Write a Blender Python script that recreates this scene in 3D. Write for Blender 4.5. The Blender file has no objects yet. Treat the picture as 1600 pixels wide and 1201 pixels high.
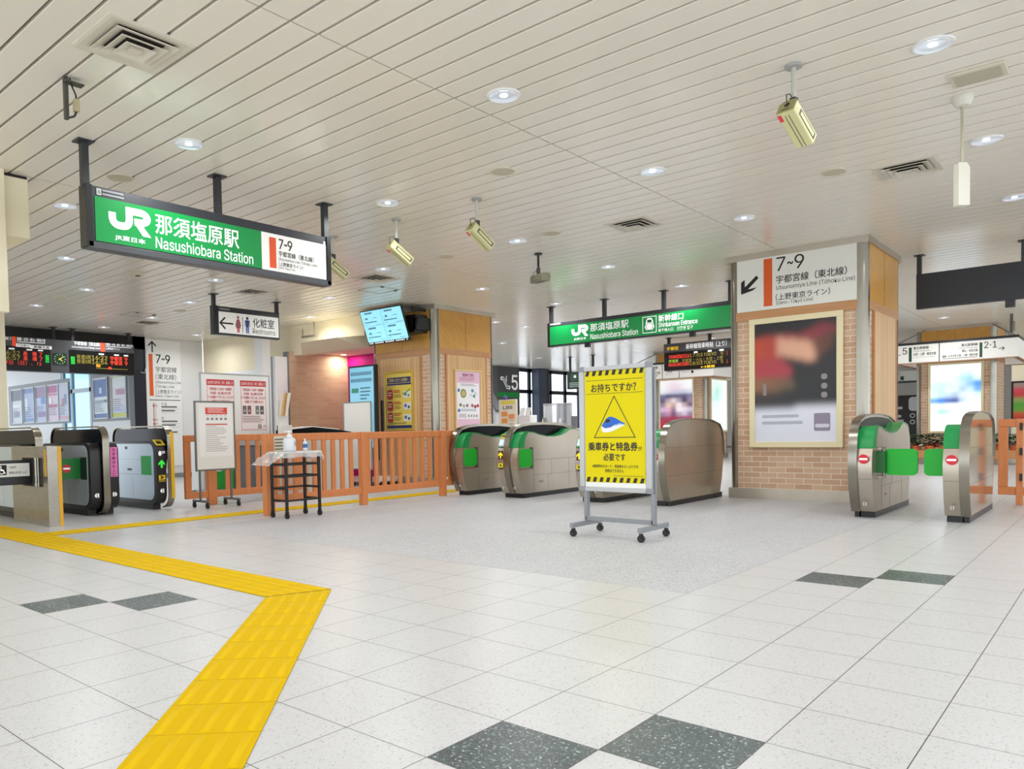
import bpy, bmesh, math, random
from mathutils import Vector, Matrix
random.seed(7)
S = bpy.context.scene
COL = S.collection
PI = math.pi

# ------------------------------------------------------------------ camera, world, exposure
HC = 3.482            # ceiling height (m); X runs away to the right, Y away to the left
cd = bpy.data.cameras.new('camera')
cam = bpy.data.objects.new('camera', cd)
COL.objects.link(cam)
S.camera = cam
cd.sensor_fit = 'HORIZONTAL'
cd.sensor_width = 36.0
cd.lens = 1195.21 / 1600 * 36
cd.shift_x = (800 - 709.52) / 1600
cd.shift_y = (716.22 - 600.5) / 1600
cd.clip_start = 0.05
cd.clip_end = 200
r_ = Vector((0.66460804, -0.74695574, -0.0187957)).normalized()
u_ = Vector((0.04014287, 0.01057596, 0.99913798)).normalized()
f_ = Vector((0.74611306, 0.66478965, -0.03701381)).normalized()
m = Matrix(((r_.x, u_.x, -f_.x, -2.15782681), (r_.y, u_.y, -f_.y, -1.71025232), (r_.z, u_.z, -f_.z, 1.06040377), (0, 0, 0, 1)))
cam.matrix_world = m

w = bpy.data.worlds.new('world')
S.world = w
w.use_nodes = True
bg = w.node_tree.nodes['Background']
bg.inputs[0].default_value = (0.86, 0.93, 1.0, 1)
bg.inputs[1].default_value = 2.6
S.view_settings.view_transform = 'Standard'
S.view_settings.look = 'None'
S.view_settings.gamma = 1.0
S.view_settings.use_curve_mapping = False
S.view_settings.exposure = 0.0
LAMP_W = 17.0         # watts of each near ceiling downlight

# ------------------------------------------------------------------ materials
def lin(h):
    h = h.lstrip('#')
    o = []
    for i in (0, 2, 4):
        c = int(h[i:i+2], 16) / 255
        o.append(c / 12.92 if c <= 0.04045 else ((c + 0.055) / 1.055) ** 2.4)
    return (*o, 1.0)
MATS = {}
def M(h, rough=0.5, metal=0.0, emit=0.0, name=None, alpha=1.0, trans=0.0, spec=0.5, coat=0.0):
    key = (h, rough, metal, emit, alpha, trans, spec, coat)
    if key in MATS:
        return MATS[key]
    mt = bpy.data.materials.new(name or 'paint_' + h.strip('#'))
    mt.use_nodes = True
    b = mt.node_tree.nodes['Principled BSDF']
    b.inputs['Base Color'].default_value = lin(h)
    b.inputs['Roughness'].default_value = rough
    b.inputs['Metallic'].default_value = metal
    b.inputs['Specular IOR Level'].default_value = spec
    b.inputs['Alpha'].default_value = alpha
    b.inputs['Transmission Weight'].default_value = trans
    b.inputs['Coat Weight'].default_value = coat
    if emit:
        b.inputs['Emission Color'].default_value = lin(h)
        b.inputs['Emission Strength'].default_value = emit
    MATS[key] = mt
    return mt
class N:
    """tiny node-graph helper"""
    def __init__(s, name, rough=0.5, metal=0.0, spec=0.5):
        s.m = bpy.data.materials.new(name)
        s.m.use_nodes = True
        s.t = s.m.node_tree
        s.b = s.t.nodes['Principled BSDF']
        s.b.inputs['Roughness'].default_value = rough
        s.b.inputs['Metallic'].default_value = metal
        s.b.inputs['Specular IOR Level'].default_value = spec
        s.g = s.add('ShaderNodeNewGeometry').outputs['Position']
    def add(s, t, **k):
        n = s.t.nodes.new(t)
        for a, v in k.items():
            setattr(n, a, v)
        return n
    def link(s, a, b):
        s.t.links.new(a, b)
    def math(s, op, a, b=0.0, c=0.0):
        n = s.add('ShaderNodeMath', operation=op)
        for i, v in enumerate((a, b, c)):
            if hasattr(v, 'is_output'):
                s.link(v, n.inputs[i])
            else:
                n.inputs[i].default_value = v
        return n.outputs[0]
    def mix(s, f, a, b):
        n = s.add('ShaderNodeMix', data_type='RGBA')
        for i, v in ((0, f), (6, a), (7, b)):
            if hasattr(v, 'is_output'):
                s.link(v, n.inputs[i])
            else:
                n.inputs[i].default_value = v
        return n.outputs[2]
    def xyz(s):
        n = s.add('ShaderNodeSeparateXYZ')
        s.link(s.g, n.inputs[0])
        return n.outputs
    def comb(s, x, y, z):
        n = s.add('ShaderNodeCombineXYZ')
        for i, v in enumerate((x, y, z)):
            if hasattr(v, 'is_output'):
                s.link(v, n.inputs[i])
            else:
                n.inputs[i].default_value = v
        return n.outputs[0]
    def noise(s, scale, vec=None, detail=2.0, rough=0.5):
        n = s.add('ShaderNodeTexNoise')
        s.link(vec or s.g, n.inputs['Vector'])
        n.inputs['Scale'].default_value = scale
        n.inputs['Detail'].default_value = detail
        n.inputs['Roughness'].default_value = rough
        return n.outputs[0]
    def voro(s, scale, vec=None):
        n = s.add('ShaderNodeTexVoronoi')
        s.link(vec or s.g, n.inputs['Vector'])
        n.inputs['Scale'].default_value = scale
        return n.outputs
    def ramp(s, f, stops, interp='LINEAR'):
        n = s.add('ShaderNodeValToRGB')
        n.color_ramp.interpolation = interp
        e = n.color_ramp.elements
        while len(e) < len(stops):
            e.new(0.5)
        for el, (p, c) in zip(e, stops):
            el.position = p
            el.color = lin(c)
        s.link(f, n.inputs[0])
        return n.outputs[0]
    def bump(s, h, strength=0.3, dist=0.01):
        n = s.add('ShaderNodeBump')
        n.inputs['Strength'].default_value = strength
        n.inputs['Distance'].default_value = dist
        s.link(h, n.inputs['Height'])
        s.link(n.outputs[0], s.b.inputs['Normal'])
    def done(s, col):
        s.link(col, s.b.inputs['Base Color'])
        return s.m

TILE = 0.4
def tile_mat(name, stops, scale, rough, grout, gw, stretch=1.0, spec=0.5):
    n = N(name, rough, spec=spec)
    x, y, z = n.xyz()
    v = n.voro(scale, n.comb(n.math('MULTIPLY', x, 1.0), n.math('MULTIPLY', y, stretch), 0.0))
    sep = n.add('ShaderNodeSeparateColor')
    n.link(v['Color'], sep.inputs[0])
    big = n.noise(1.3, detail=3.0)
    col = n.ramp(sep.outputs[0], stops, 'CONSTANT')
    col = n.mix(n.math('MULTIPLY', n.math('GREATER_THAN', v['Distance'], 0.42), 0.3), col, lin(stops[-1][1]))
    col = n.mix(n.math('MULTIPLY', n.math('SUBTRACT', big, 0.4), 0.25), col, lin('#cfccc8'))
    def edge(c):
        fr = n.math('FRACT', n.math('DIVIDE', n.math('ADD', c, 400.0), TILE))
        d = n.math('ABSOLUTE', n.math('SUBTRACT', fr, 0.5))
        return n.math('GREATER_THAN', d, 0.5 - gw / TILE / 2)
    g = n.math('MAXIMUM', edge(x), edge(y))
    return n.done(n.mix(g, col, grout))
FL_WHITE = tile_mat('terrazzo_white', [(0, '#a5a4a3'), (0.05, '#bdbcbb'), (0.16, '#c2c1c1'), (0.5, '#c6c6c6'), (1, '#c6c6c6')], 150.0, 0.3, lin('#5a5651'), 0.004, spec=0.4)
FL_DARK = tile_mat('terrazzo_dark', [(0, '#c6cfcc'), (0.03, '#7e908d'), (0.12, '#4e5e5c'), (0.4, '#38474a'), (0.75, '#2a3437'), (1, '#323c3e')], 150.0, 0.3, lin('#33302d'), 0.004, spec=0.4)
FL_GREY = tile_mat('granite_grey', [(0, '#8d8d8e'), (0.2, '#acacae'), (0.5, '#bdbdbf'), (0.8, '#c9c9cb'), (1, '#bbbbbd')], 150.0, 0.5, lin('#9c9c9e'), 0.004, spec=0.3)

def brick_mat(name, stops, mortar, bw, bh, rough=0.8):
    n = N(name, rough)
    x, y, z = n.xyz()
    b = n.add('ShaderNodeTexBrick')
    n.link(n.comb(n.math('ADD', x, y), z, 0.0), b.inputs['Vector'])
    b.inputs['Scale'].default_value = 1.0
    b.inputs['Brick Width'].default_value = bw
    b.inputs['Row Height'].default_value = bh
    b.inputs['Mortar Size'].default_value = 0.005
    b.inputs['Mortar Smooth'].default_value = 0.2
    b.inputs['Bias'].default_value = 0.0
    b.inputs['Color1'].default_value = lin(stops[0])
    b.inputs['Color2'].default_value = lin(stops[1])
    b.inputs['Mortar'].default_value = lin(mortar)
    k = n.noise(35.0, detail=5.0, rough=0.7)
    col = n.mix(n.math('MULTIPLY', n.math('SUBTRACT', k, 0.35), 0.6), b.outputs['Color'], lin(stops[2]))
    n.bump(n.math('ADD', n.math('MULTIPLY', b.outputs['Fac'], -1.0), n.math('MULTIPLY', k, 0.4)), 0.35, 0.006)
    return n.done(col)
BRICK = brick_mat('brick_tan', ['#cfae90', '#c09878', '#dcbfa2'], '#e6d8c6', 0.235, 0.076)
BRICK_FAR = brick_mat('brick_brown', ['#d2b594', '#c3a482', '#d9bf9f'], '#cdb99d', 0.30, 0.085)
def wood_mat(name, a, b, axis='z', scale=9.0, rough=0.4, slat=0.0, dark='#7a4a22'):
    n = N(name, rough)
    x, y, z = n.xyz()
    h = n.math('ADD', x, y)
    if axis == 'z':
        v = n.comb(n.math('MULTIPLY', h, scale), n.math('MULTIPLY', h, 1.0), n.math('MULTIPLY', z, scale * 0.08))
    elif axis == 'd':
        k = n.math('ADD', h, z)
        v = n.comb(n.math('MULTIPLY', k, scale), n.math('MULTIPLY', n.math('SUBTRACT', h, z), scale * 0.1), 0.0)
    else:
        v = n.comb(n.math('MULTIPLY', h, scale * 0.08), 0.0, n.math('MULTIPLY', z, scale))
    f = n.noise(3.0, v, 4.0, 0.6)
    col = n.ramp(f, [(0.3, a), (0.7, b)])
    if slat:
        fr = n.math('FRACT', n.math('DIVIDE', n.math('ADD', h, 200.0), slat))
        idx = n.math('FLOOR', n.math('DIVIDE', n.math('ADD', h, 200.0), slat))
        rn = n.add('ShaderNodeTexWhiteNoise', noise_dimensions='1D')
        n.link(idx, rn.inputs['W'])
        col = n.mix(n.math('MULTIPLY', rn.outputs[0], 0.35), col, lin(dark))
        col = n.mix(n.math('LESS_THAN', fr, 0.1), col, lin(dark))
    return n.done(col)
WOOD_GOLD = wood_mat('wood_golden', '#c98f3e', '#dba653', 'd', 7.0, 0.35)
WOOD_SLAT = wood_mat('wood_slatted', '#d9ae79', '#e3bd8c', 'z', 8.0, 0.45, 0.085, '#b5854f')
WOOD_TRIM = wood_mat('wood_trim', '#b98455', '#c69262', 'h', 8.0, 0.5)
WOOD_RAIL = wood_mat('wood_rail', '#cf7c45', '#da8a54', 'z', 10.0, 0.45)
def steel_mat(name, a, b, rough, metal=0.9):
    n = N(name, rough, metal)
    x, y, z = n.xyz()
    f = n.noise(1.0, n.comb(n.math('MULTIPLY', x, 3.0), n.math('MULTIPLY', y, 3.0), n.math('MULTIPLY', z, 160.0)), 3.0)
    n.link(n.math('ADD', n.math('MULTIPLY', f, 0.06), rough - 0.03), n.b.inputs['Roughness'])
    return n.done(n.ramp(n.noise(2.2, detail=3.0), [(0.3, a), (0.7, b)]))
STEEL = steel_mat('stainless_warm', '#b2a797', '#beb4a5', 0.30, 0.8)
STEEL_C = steel_mat('stainless_blue_reflect', '#c9d8e4', '#d6e2ec', 0.3, 0.45)  # bluish window reflection on the gate panels put into the base colour
STEEL_M = steel_mat('stainless_mirror', '#c9c3b9', '#d4cec5', 0.1, 0.95)
CHROME = steel_mat('polished_trim', '#8d877b', '#979184', 0.22, 0.92)
# ceiling panels: warm off-white enamel with a soft sheen
cn = N('ceiling_panel', 0.22, spec=0.5)
CEIL = cn.done(cn.ramp(cn.noise(0.6, detail=2.0), [(0.3, '#eae3d5'), (0.7, '#eee7da')]))
CREAM = M('#f1e6c8', 0.75)
WHITE = M('#efefec', 0.4)
WALLW = M('#ecebea', 0.45)
BLACK = M('#141414', 0.35)
BLACKG = M('#0a0a0b', 0.25, spec=0.08)
DARK = M('#26282b', 0.45)
FRAME = M('#2b2d31', 0.4)
NAVY = M('#20242f', 0.4)
GREY = M('#8f9194', 0.45)
ALU = M('#b6b6b6', 0.35, 0.5)
ALUP = M('#909296', 0.42, 0.2)
GREEN = M('#0c8f46', 0.35)
GREEN_L = M('#06934a', 0.35, emit=0.12)
FLAP = M('#08ad26', 0.4)
TXT_W = M('#ffffff', 0.5, emit=0.25)
TXT_K = M('#161412', 0.6)
ORANGE = M('#e8561c', 0.5)
SIGN_W = M('#e6e4de', 0.45, emit=0.10)
SCREW = M('#55524d', 0.5)
SEAM = M('#4a453f', 0.6)

# ------------------------------------------------------------------ mesh building
class F:
    """a flat face: point (u right, v up, d towards the viewer)"""
    def __init__(s, o, u, v=(0, 0, 1)):
        s.o, s.u, s.v = Vector(o), Vector(u).normalized(), Vector(v).normalized()
        s.n = s.u.cross(s.v)
    def p(s, u, v, d=0.0):
        return s.o + s.u * u + s.v * v + s.n * d
class MB:
    def __init__(s):
        s.v, s.f, s.k, s.mats = [], [], [], []
    def mi(s, m):
        if m not in s.mats:
            s.mats.append(m)
        return s.mats.index(m)
    def add(s, vs, fs, m):
        b = len(s.v)
        i = s.mi(m)
        s.v += [tuple(q) for q in vs]
        for f in fs:
            s.f.append([b + a for a in f])
            s.k.append(i)
        return s
    BF = [(0, 3, 2, 1), (4, 5, 6, 7), (0, 1, 5, 4), (1, 2, 6, 5), (2, 3, 7, 6), (3, 0, 4, 7)]
    def box(s, x0, x1, y0, y1, z0, z1, m):
        return s.add([(x0, y0, z0), (x1, y0, z0), (x1, y1, z0), (x0, y1, z0), (x0, y0, z1), (x1, y0, z1), (x1, y1, z1), (x0, y1, z1)], s.BF, m)
    def fbox(s, F_, u0, u1, v0, v1, d0, d1, m):
        return s.add([F_.p(u0, v0, d0), F_.p(u1, v0, d0), F_.p(u1, v1, d0), F_.p(u0, v1, d0), F_.p(u0, v0, d1), F_.p(u1, v0, d1), F_.p(u1, v1, d1), F_.p(u0, v1, d1)], s.BF, m)
    def quad(s, F_, u0, u1, v0, v1, m, d=0.003):
        return s.add([F_.p(u0, v0, d), F_.p(u1, v0, d), F_.p(u1, v1, d), F_.p(u0, v1, d)], [(0, 1, 2, 3)], m)
    def poly(s, F_, pts, m, d=0.003):
        return s.add([F_.p(a, b, d) for a, b in pts], [tuple(range(len(pts)))], m)
    def prism(s, F_, pts, d0, d1, m, mside=None):
        n = len(pts)
        s.add([F_.p(a, b, d0) for a, b in pts] + [F_.p(a, b, d1) for a, b in pts], [tuple(reversed(range(n))), tuple(range(n, 2 * n))], m)
        s.add([F_.p(a, b, d0) for a, b in pts] + [F_.p(a, b, d1) for a, b in pts], [(i, (i + 1) % n, n + (i + 1) % n, n + i) for i in range(n)], mside or m)
        return s
    def strip(s, F_, pts, t, d0, d1, m):
        """a band of thickness t following an open outline, spanning depth d0..d1"""
        n = len(pts)
        out = []
        for i, (a, b) in enumerate(pts):
            p0 = pts[max(i - 1, 0)]
            p1 = pts[min(i + 1, n - 1)]
            tx, ty = p1[0] - p0[0], p1[1] - p0[1]
            l = math.hypot(tx, ty) or 1
            out.append((a - ty / l * t, b + tx / l * t))
        return s.prism(F_, list(pts) + out[::-1], d0, d1, m)
    def ribbon(s, F_, pts, wd, m, d=0.003, t=0.0):
        n = len(pts)
        L, R = [], []
        for i, (a, b) in enumerate(pts):
            if 0 < i < n - 1:
                v0 = Vector((a - pts[i-1][0], b - pts[i-1][1])).normalized()
                v1 = Vector((pts[i+1][0] - a, pts[i+1][1] - b)).normalized()
                tt = (v0 + v1).normalized() if (v0 + v1).length > 1e-6 else v0
                nn = Vector((-tt.y, tt.x))
                c = max(0.45, nn.dot(Vector((-v0.y, v0.x))))
                h = wd / 2 / c
            else:
                v0 = Vector((pts[min(i+1, n-1)][0] - pts[max(i-1, 0)][0], pts[min(i+1, n-1)][1] - pts[max(i-1, 0)][1])).normalized()
                nn = Vector((-v0.y, v0.x))
                h = wd / 2
            L.append((a + nn.x * h, b + nn.y * h))
            R.append((a - nn.x * h, b - nn.y * h))
        vs = [F_.p(*q, d) for q in R] + [F_.p(*q, d) for q in L]
        return s.add(vs, [(i, i + 1, n + i + 1, n + i) for i in range(n - 1)], m)
    def disc(s, F_, cu, cv, ru, m, d=0.003, rv=None, n=20):
        rv = rv or ru
        return s.poly(F_, [(cu + ru * math.cos(2 * PI * i / n), cv + rv * math.sin(2 * PI * i / n)) for i in range(n)], m, d)
    def ring(s, F_, cu, cv, r0, r1, m, d=0.003, n=24):
        vs = [F_.p(cu + r * math.cos(2 * PI * i / n), cv + r * math.sin(2 * PI * i / n), d) for r in (r0, r1) for i in range(n)]
        return s.add(vs, [(i, n + i, n + (i + 1) % n, (i + 1) % n) for i in range(n)], m)
    def cyl(s, p0, p1, r0, m, r1=None, n=14, cap=True):
        p0, p1 = Vector(p0), Vector(p1)
        r1 = r0 if r1 is None else r1
        z = (p1 - p0).normalized()
        x = z.orthogonal().normalized()
        y = z.cross(x)
        vs = [p + (x * math.cos(2 * PI * i / n) + y * math.sin(2 * PI * i / n)) * r for p, r in ((p0, r0), (p1, r1)) for i in range(n)]
        fs = [(i, (i + 1) % n, n + (i + 1) % n, n + i) for i in range(n)]
        if cap:
            fs += [tuple(reversed(range(n))), tuple(range(n, 2 * n))]
        return s.add(vs, fs, m)
    def tube(s, pts, r, m, n=8):
        for a, b in zip(pts, pts[1:]):
            s.cyl(a, b, r, m, n=n)
        return s
    def lathe(s, c, prof, m, n=24, axis=(0, 0, 1)):
        c = Vector(c)
        z = Vector(axis).normalized()
        x = z.orthogonal().normalized()
        y = z.cross(x)
        vs = [c + (x * math.cos(2 * PI * i / n) + y * math.sin(2 * PI * i / n)) * r + z * h for r, h in prof for i in range(n)]
        fs = []
        for k in range(len(prof) - 1):
            fs += [(k * n + i, k * n + (i + 1) % n, (k + 1) * n + (i + 1) % n, (k + 1) * n + i) for i in range(n)]
        return s.add(vs, fs, m)
    def text(s, F_, body, u0, u1, v0, v1, m, d=0.004, bold=0.0):
        vs, fs = glyphs(body, 0.0)
        if not vs:
            return s
        x0, x1 = min(q[0] for q in vs), max(q[0] for q in vs)
        y0, y1 = min(q[1] for q in vs), max(q[1] for q in vs)
        sx, sy = (u1 - u0) / max(x1 - x0, 1e-6), (v1 - v0) / max(y1 - y0, 1e-6)
        k = bold * 0.75
        offs = [(0, 0)] if k <= 0 else [(0, 0), (k, k), (k, -k), (-k, k), (-k, -k)]
        for i, (p, q) in enumerate(offs):
            s.add([F_.p(u0 + (a + p - x0) * sx, v0 + (b + q - y0) * sy, d + 0.0002 * i) for a, b in vs], fs, m)
        return s
    def t79(s, Fc, u0, u1, v0, v1, m, d=0.004, bold=0.0):
        w, h = u1 - u0, v1 - v0
        s.text(Fc, '7', u0, u0 + 0.33 * w, v0, v1, m, d, bold)
        s.text(Fc, '~', u0 + 0.40 * w, u0 + 0.61 * w, v0 + 0.38 * h, v0 + 0.57 * h, m, d, bold + 0.01)
        return s.text(Fc, '9', u0 + 0.66 * w, u1, v0, v1, m, d, bold)
    def lines(s, F_, u0, u1, v0, v1, n, m, d=0.004, fill=0.5, rag=0.35):
        """n rows of print too small to read"""
        p = (v1 - v0) / n
        for i in range(n):
            e = u1 - (u1 - u0) * rag * random.random()
            s.quad(F_, u0, e, v1 - p * i - p * fill, v1 - p * i, m, d)
        return s
    def build(s, name, parent=None, bevel=0.0, smooth=35, org=None):
        me = bpy.data.meshes.new(name)
        vs = [Vector(q) for q in s.v]
        loc = Vector((0, 0, 0))
        if parent is not None:
            o0 = Vector(parent['org']) if 'org' in parent else Vector((0, 0, 0))
        else:
            if org is None:
                lo = [min(q[i] for q in vs) for i in range(3)]
                hi = [max(q[i] for q in vs) for i in range(3)]
                org = ((lo[0] + hi[0]) / 2, (lo[1] + hi[1]) / 2, lo[2])
            o0 = loc = Vector(org)
        me.from_pydata([q - o0 for q in vs], [], s.f)
        for mt in s.mats:
            me.materials.append(mt)
        me.polygons.foreach_set('material_index', s.k)
        me.validate()
        if smooth:
            me.polygons.foreach_set('use_smooth', [True] * len(me.polygons))
            me.set_sharp_from_angle(angle=math.radians(smooth))
        me.update()
        o = bpy.data.objects.new(name, me)
        COL.objects.link(o)
        if parent is not None:
            o.parent = parent
        else:
            o.location = loc
        if bevel:
            b = o.modifiers.new('bevel', 'BEVEL')
            b.width = bevel
            b.segments = 2
            b.limit_method = 'ANGLE'
            b.angle_limit = math.radians(40)
        return o
GLY = {}
SANS = None
try:      # the sans-serif that ships inside Blender itself; the built-in face is used if it is missing
    import os
    SANS = bpy.data.fonts.load(os.path.join(bpy.utils.system_resource('DATAFILES'), 'fonts', 'Inter.woff2'))
except Exception:
    SANS = None
def glyphs(body, bold):
    k = (body, bold)
    if k not in GLY:
        cu = bpy.data.curves.new('lettering', 'FONT')
        cu.body = body
        cu.size = 1.0
        if SANS and all(ord(c) < 0x250 for c in body):
            cu.font = SANS
        cu.offset = bold
        cu.resolution_u = 3
        cu.fill_mode = 'FRONT'
        ob = bpy.data.objects.new('lettering', cu)
        me = bpy.data.meshes.new_from_object(ob)
        GLY[k] = ([(q.co.x, q.co.y) for q in me.vertices], [tuple(p.vertices) for p in me.polygons])
        bpy.data.objects.remove(ob)
        bpy.data.meshes.remove(me)
        bpy.data.curves.remove(cu)
    return GLY[k]
def thing(name, label, cat, loc=(0, 0, 0), yaw=0.0, group=None, local=False):
    """an Empty at the base of a thing; parts are built in world coordinates unless local"""
    o = bpy.data.objects.new(name, None)
    o.empty_display_size = 0.1
    COL.objects.link(o)
    o.location = loc
    o.rotation_euler = (0, 0, yaw)
    o['label'], o['category'] = label, cat
    if group:
        o['group'] = group
    o['org'] = (0.0, 0.0, 0.0) if local else tuple(float(c) for c in loc)
    return o
def tag(o, label, cat, group=None):
    o['label'], o['category'] = label, cat
    if group:
        o['group'] = group
    return o
def struct(o):
    o['kind'] = 'structure'
    return o
def dup(root, loc, label, yaw=None, group=None):
    """copy a thing together with its parts and their parts"""
    r = root.copy()
    COL.objects.link(r)
    r.location = loc
    if yaw is not None:
        r.rotation_euler = (0, 0, yaw)
    r['label'] = label
    if group:
        r['group'] = group
    for ch in list(root.children):
        c = ch.copy()
        COL.objects.link(c)
        c.parent = r
        for g in list(ch.children):
            e = g.copy()
            COL.objects.link(e)
            e.parent = c
    return r
def arc(cx, cy, r, a0, a1, n=6, ry=None):
    ry = ry or r
    return [(cx + r * math.cos(math.radians(a0 + (a1 - a0) * i / n)), cy + ry * math.sin(math.radians(a0 + (a1 - a0) * i / n))) for i in range(n + 1)]
def rrect(u0, u1, v0, v1, r, n=4):
    return arc(u1 - r, v1 - r, r, 0, 90, n) + arc(u0 + r, v1 - r, r, 90, 180, n) + arc(u0 + r, v0 + r, r, 180, 270, n) + arc(u1 - r, v0 + r, r, 270, 360, n)
# ------------------------------------------------------------------ the setting
def FX(x, y0):   # vertical face at this X, seen from -X; u runs to the right (-Y)
    return F((x, y0, 0), (0, -1, 0))
def FY(y, x0):   # vertical face at this Y, seen from -Y; u runs to the right (+X)
    return F((x0, y, 0), (1, 0, 0))
# floor of 40 cm terrazzo tiles, a field of grey granite tiles in front of the gates
b = MB()
mi = [b.mi(q) for q in (FL_WHITE, FL_GREY, FL_DARK)]
DT = {(-1, -1), (0, -2), (8, -1), (9, -2), (-1, 8), (0, 7)}
def floor_rect(i0, i1, j0, j1, k):
    n = len(b.v)
    b.v += [(i0 * TILE, j0 * TILE, 0), (i1 * TILE, j0 * TILE, 0), (i1 * TILE, j1 * TILE, 0), (i0 * TILE, j1 * TILE, 0)]
    b.f.append([n, n + 1, n + 2, n + 3])
    b.k.append(k)
for j in range(-22, 78):
    i = -18
    IE = 84 if j < 42 else 22
    while i < IE:
        def kind(i):
            return 2 if (i, j) in DT else (1 if 6 <= i < 23 and 1 <= j < 16 else 0)
        k = kind(i)
        e = i + 1
        while e < IE and kind(e) == k:
            e += 1
        floor_rect(i, e, j, j + 1, k)
        i = e
struct(b.build('floor', smooth=0, org=(0, 0, 0)))

# ceiling: enamel strips along Y with dark grooves, cross joints about every 3.9 m
b = MB()
PW, X0 = 0.2083, 0.457
JO = [2.03 - 3.9 * 3, 2.03 - 3.9 * 2, 2.03 - 3.9, 2.03, 5.98, 9.85, 13.75, 17.65]
GRV = M('#6f6552', 0.8)
b.box(-7.4, 8.7, -9.0, 31.0, HC + 0.022, HC + 0.06, GRV)
b.box(8.7, 33.6, -9.0, 16.8, HC + 0.022, HC + 0.06, GRV)
for i in range(-37, 159):
    x0 = X0 + i * PW + 0.010
    x1 = x0 + PW - 0.020
    ye = 31.0 if x1 < 8.75 else 16.8
    ys = [-9.0] + [q for q in JO if -9.0 < q < ye] + [ye]
    for a, c in zip(ys, ys[1:]):
        a, c = a + 0.006, c - 0.006
        b.add([(x0, a, HC + 0.022), (x0, a, HC + 0.003), (x0 + 0.004, a, HC), (x1 - 0.004, a, HC), (x1, a, HC + 0.003), (x1, a, HC + 0.022),
               (x0, c, HC + 0.022), (x0, c, HC + 0.003), (x0 + 0.004, c, HC), (x1 - 0.004, c, HC), (x1, c, HC + 0.003), (x1, c, HC + 0.022)],
              [(0, 6, 7, 1), (1, 7, 8, 2), (2, 8, 9, 3), (3, 9, 10, 4), (4, 10, 11, 5), (0, 1, 2, 3, 4, 5), (11, 10, 9, 8, 7, 6)], CEIL)
struct(b.build('ceiling', smooth=0, org=(0, 0, HC)))

# walls
b = MB()      # cream wall above the shops and left of the brick recess
b.box(8.5, 8.72, 12.72, 16.5, 2.62, HC, CREAM)
b.box(8.5, 8.72, 10.2, 12.72, 2.82, HC, CREAM)
b.box(8.5, 8.72, 13.9, 16.5, 0, 2.62, WALLW)
b.box(8.72, 12.0, 13.9, 14.1, 0, HC, CREAM)
struct(b.build('wall_left', bevel=0.004))
b = MB()      # brick side wall of the shop recess
b.box(8.33, 10.08, 12.6, 12.72, 0, 2.90, BRICK_FAR)
b.box(8.29, 8.33, 12.57, 12.73, 0, 2.90, M('#7e7f80', 0.4))
struct(b.build('wall_left'))
b = MB()      # white pilasters left of the bricks
b.box(7.98, 8.29, 12.58, 12.8, 0, 2.78, WALLW)
b.box(7.72, 7.93, 12.7, 13.0, 0, HC, WALLW)
b.box(7.93, 7.98, 12.7, 12.8, 0, 2.78, GREY)
struct(b.build('trim_1', bevel=0.004))
b = MB()      # magenta back wall of the shop with its dropped ceiling
MAG = M('#b01674', 0.6, spec=0.1)
b.box(10.08, 10.18, 10.14, 12.72, 0, 2.95, MAG)
struct(b.build('wall_back'))
b = MB()
b.box(8.72, 10.35, 10.2, 12.6, 2.90, 2.97, M('#e9d6c0', 0.6))
SOF = F((8.5, 0, 0), (1, 0, 0))
b.add([(8.5, 12.3, 2.82), (8.5, 10.2, 2.82), (7.75, 10.2, 2.95), (7.75, 11.35, 2.95), (8.5, 12.3, 3.05), (8.5, 10.2, 3.05)],
      [(0, 3, 2, 1), (0, 4, 3), (3, 4, 5, 2), (1, 2, 5), (0, 1, 5, 4)], CREAM)
struct(b.build('trim_2', smooth=0))
# white wall that carries the platform sign
b = MB()
b.box(6.91, 7.86, 16.5, 16.75, 0.1, HC, WALLW)
b.box(7.86, 8.5, 16.52, 16.75, 0.1, HC, WALLW)
struct(b.build('wall_left', bevel=0.003))
b = MB()
b.box(6.93, 8.5, 16.47, 16.51, 0, 0.11, GREY)
struct(b.build('baseboard_left'))
b = MB()
b.box(8.47, 8.5, 13.9, 16.5, 0, 0.1, GREY)
struct(b.build('baseboard_left'))
# dark portal to the passage
b = MB()
b.box(1.1, 6.91, 16.45, 16.7, 3.18, HC, BLACK)
b.box(6.6, 6.91, 16.45, 16.7, 0, HC, NAVY)
b.box(1.1, 1.3, 16.45, 16.7, 0, HC, NAVY)
struct(b.build('trim_3'))
# passage wall with posters and a tall window, seen through the portal
b = MB()
PWL = M('#dfe3e6', 0.4)
XP = 7.5
b.box(XP, XP + 0.15, 16.75, 20.95, 0, HC, PWL)
b.box(XP, XP + 0.15, 20.95, 23.1, 0, 1.0, PWL)
b.box(XP, XP + 0.15, 23.1, 27.9, 0, HC, PWL)
b.box(XP, XP + 0.15, 27.9, 31, 0, 0.9, PWL)
b.box(-2, XP + 0.15, 30.9, 31.0, 0, 0.9, PWL)
struct(b.build('wall_left'))
SKYB = M('#bfe0f6', 0.05, trans=1.0)
def window(name, Fc, u0, u1, v0, v1, cols, rows, fr=0.05, frm=NAVY, glass=True, dep=0.08, tint='#dff0fa', al=0.12):
    bb = MB()
    for i, x in enumerate(cols):
        bb.fbox(Fc, x - fr, x + fr, v0, v1, -dep, 0.0, frm)
    for z in rows:
        bb.fbox(Fc, u0, u1, z - fr, z + fr, -dep, 0.0, frm)
    o = struct(bb.build(name))
    if glass:
        o['org'] = tuple(o.location)
        g = MB()
        g.fbox(Fc, u0, u1, v0, v1, -dep * 0.6, -dep * 0.5, M(tint, 0.02, alpha=al) if al > 0 else M(tint, 0.0, trans=1.0))
        g.build('pane', o)
    return o
FRM_B = M('#a9bccb', 0.35)
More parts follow.
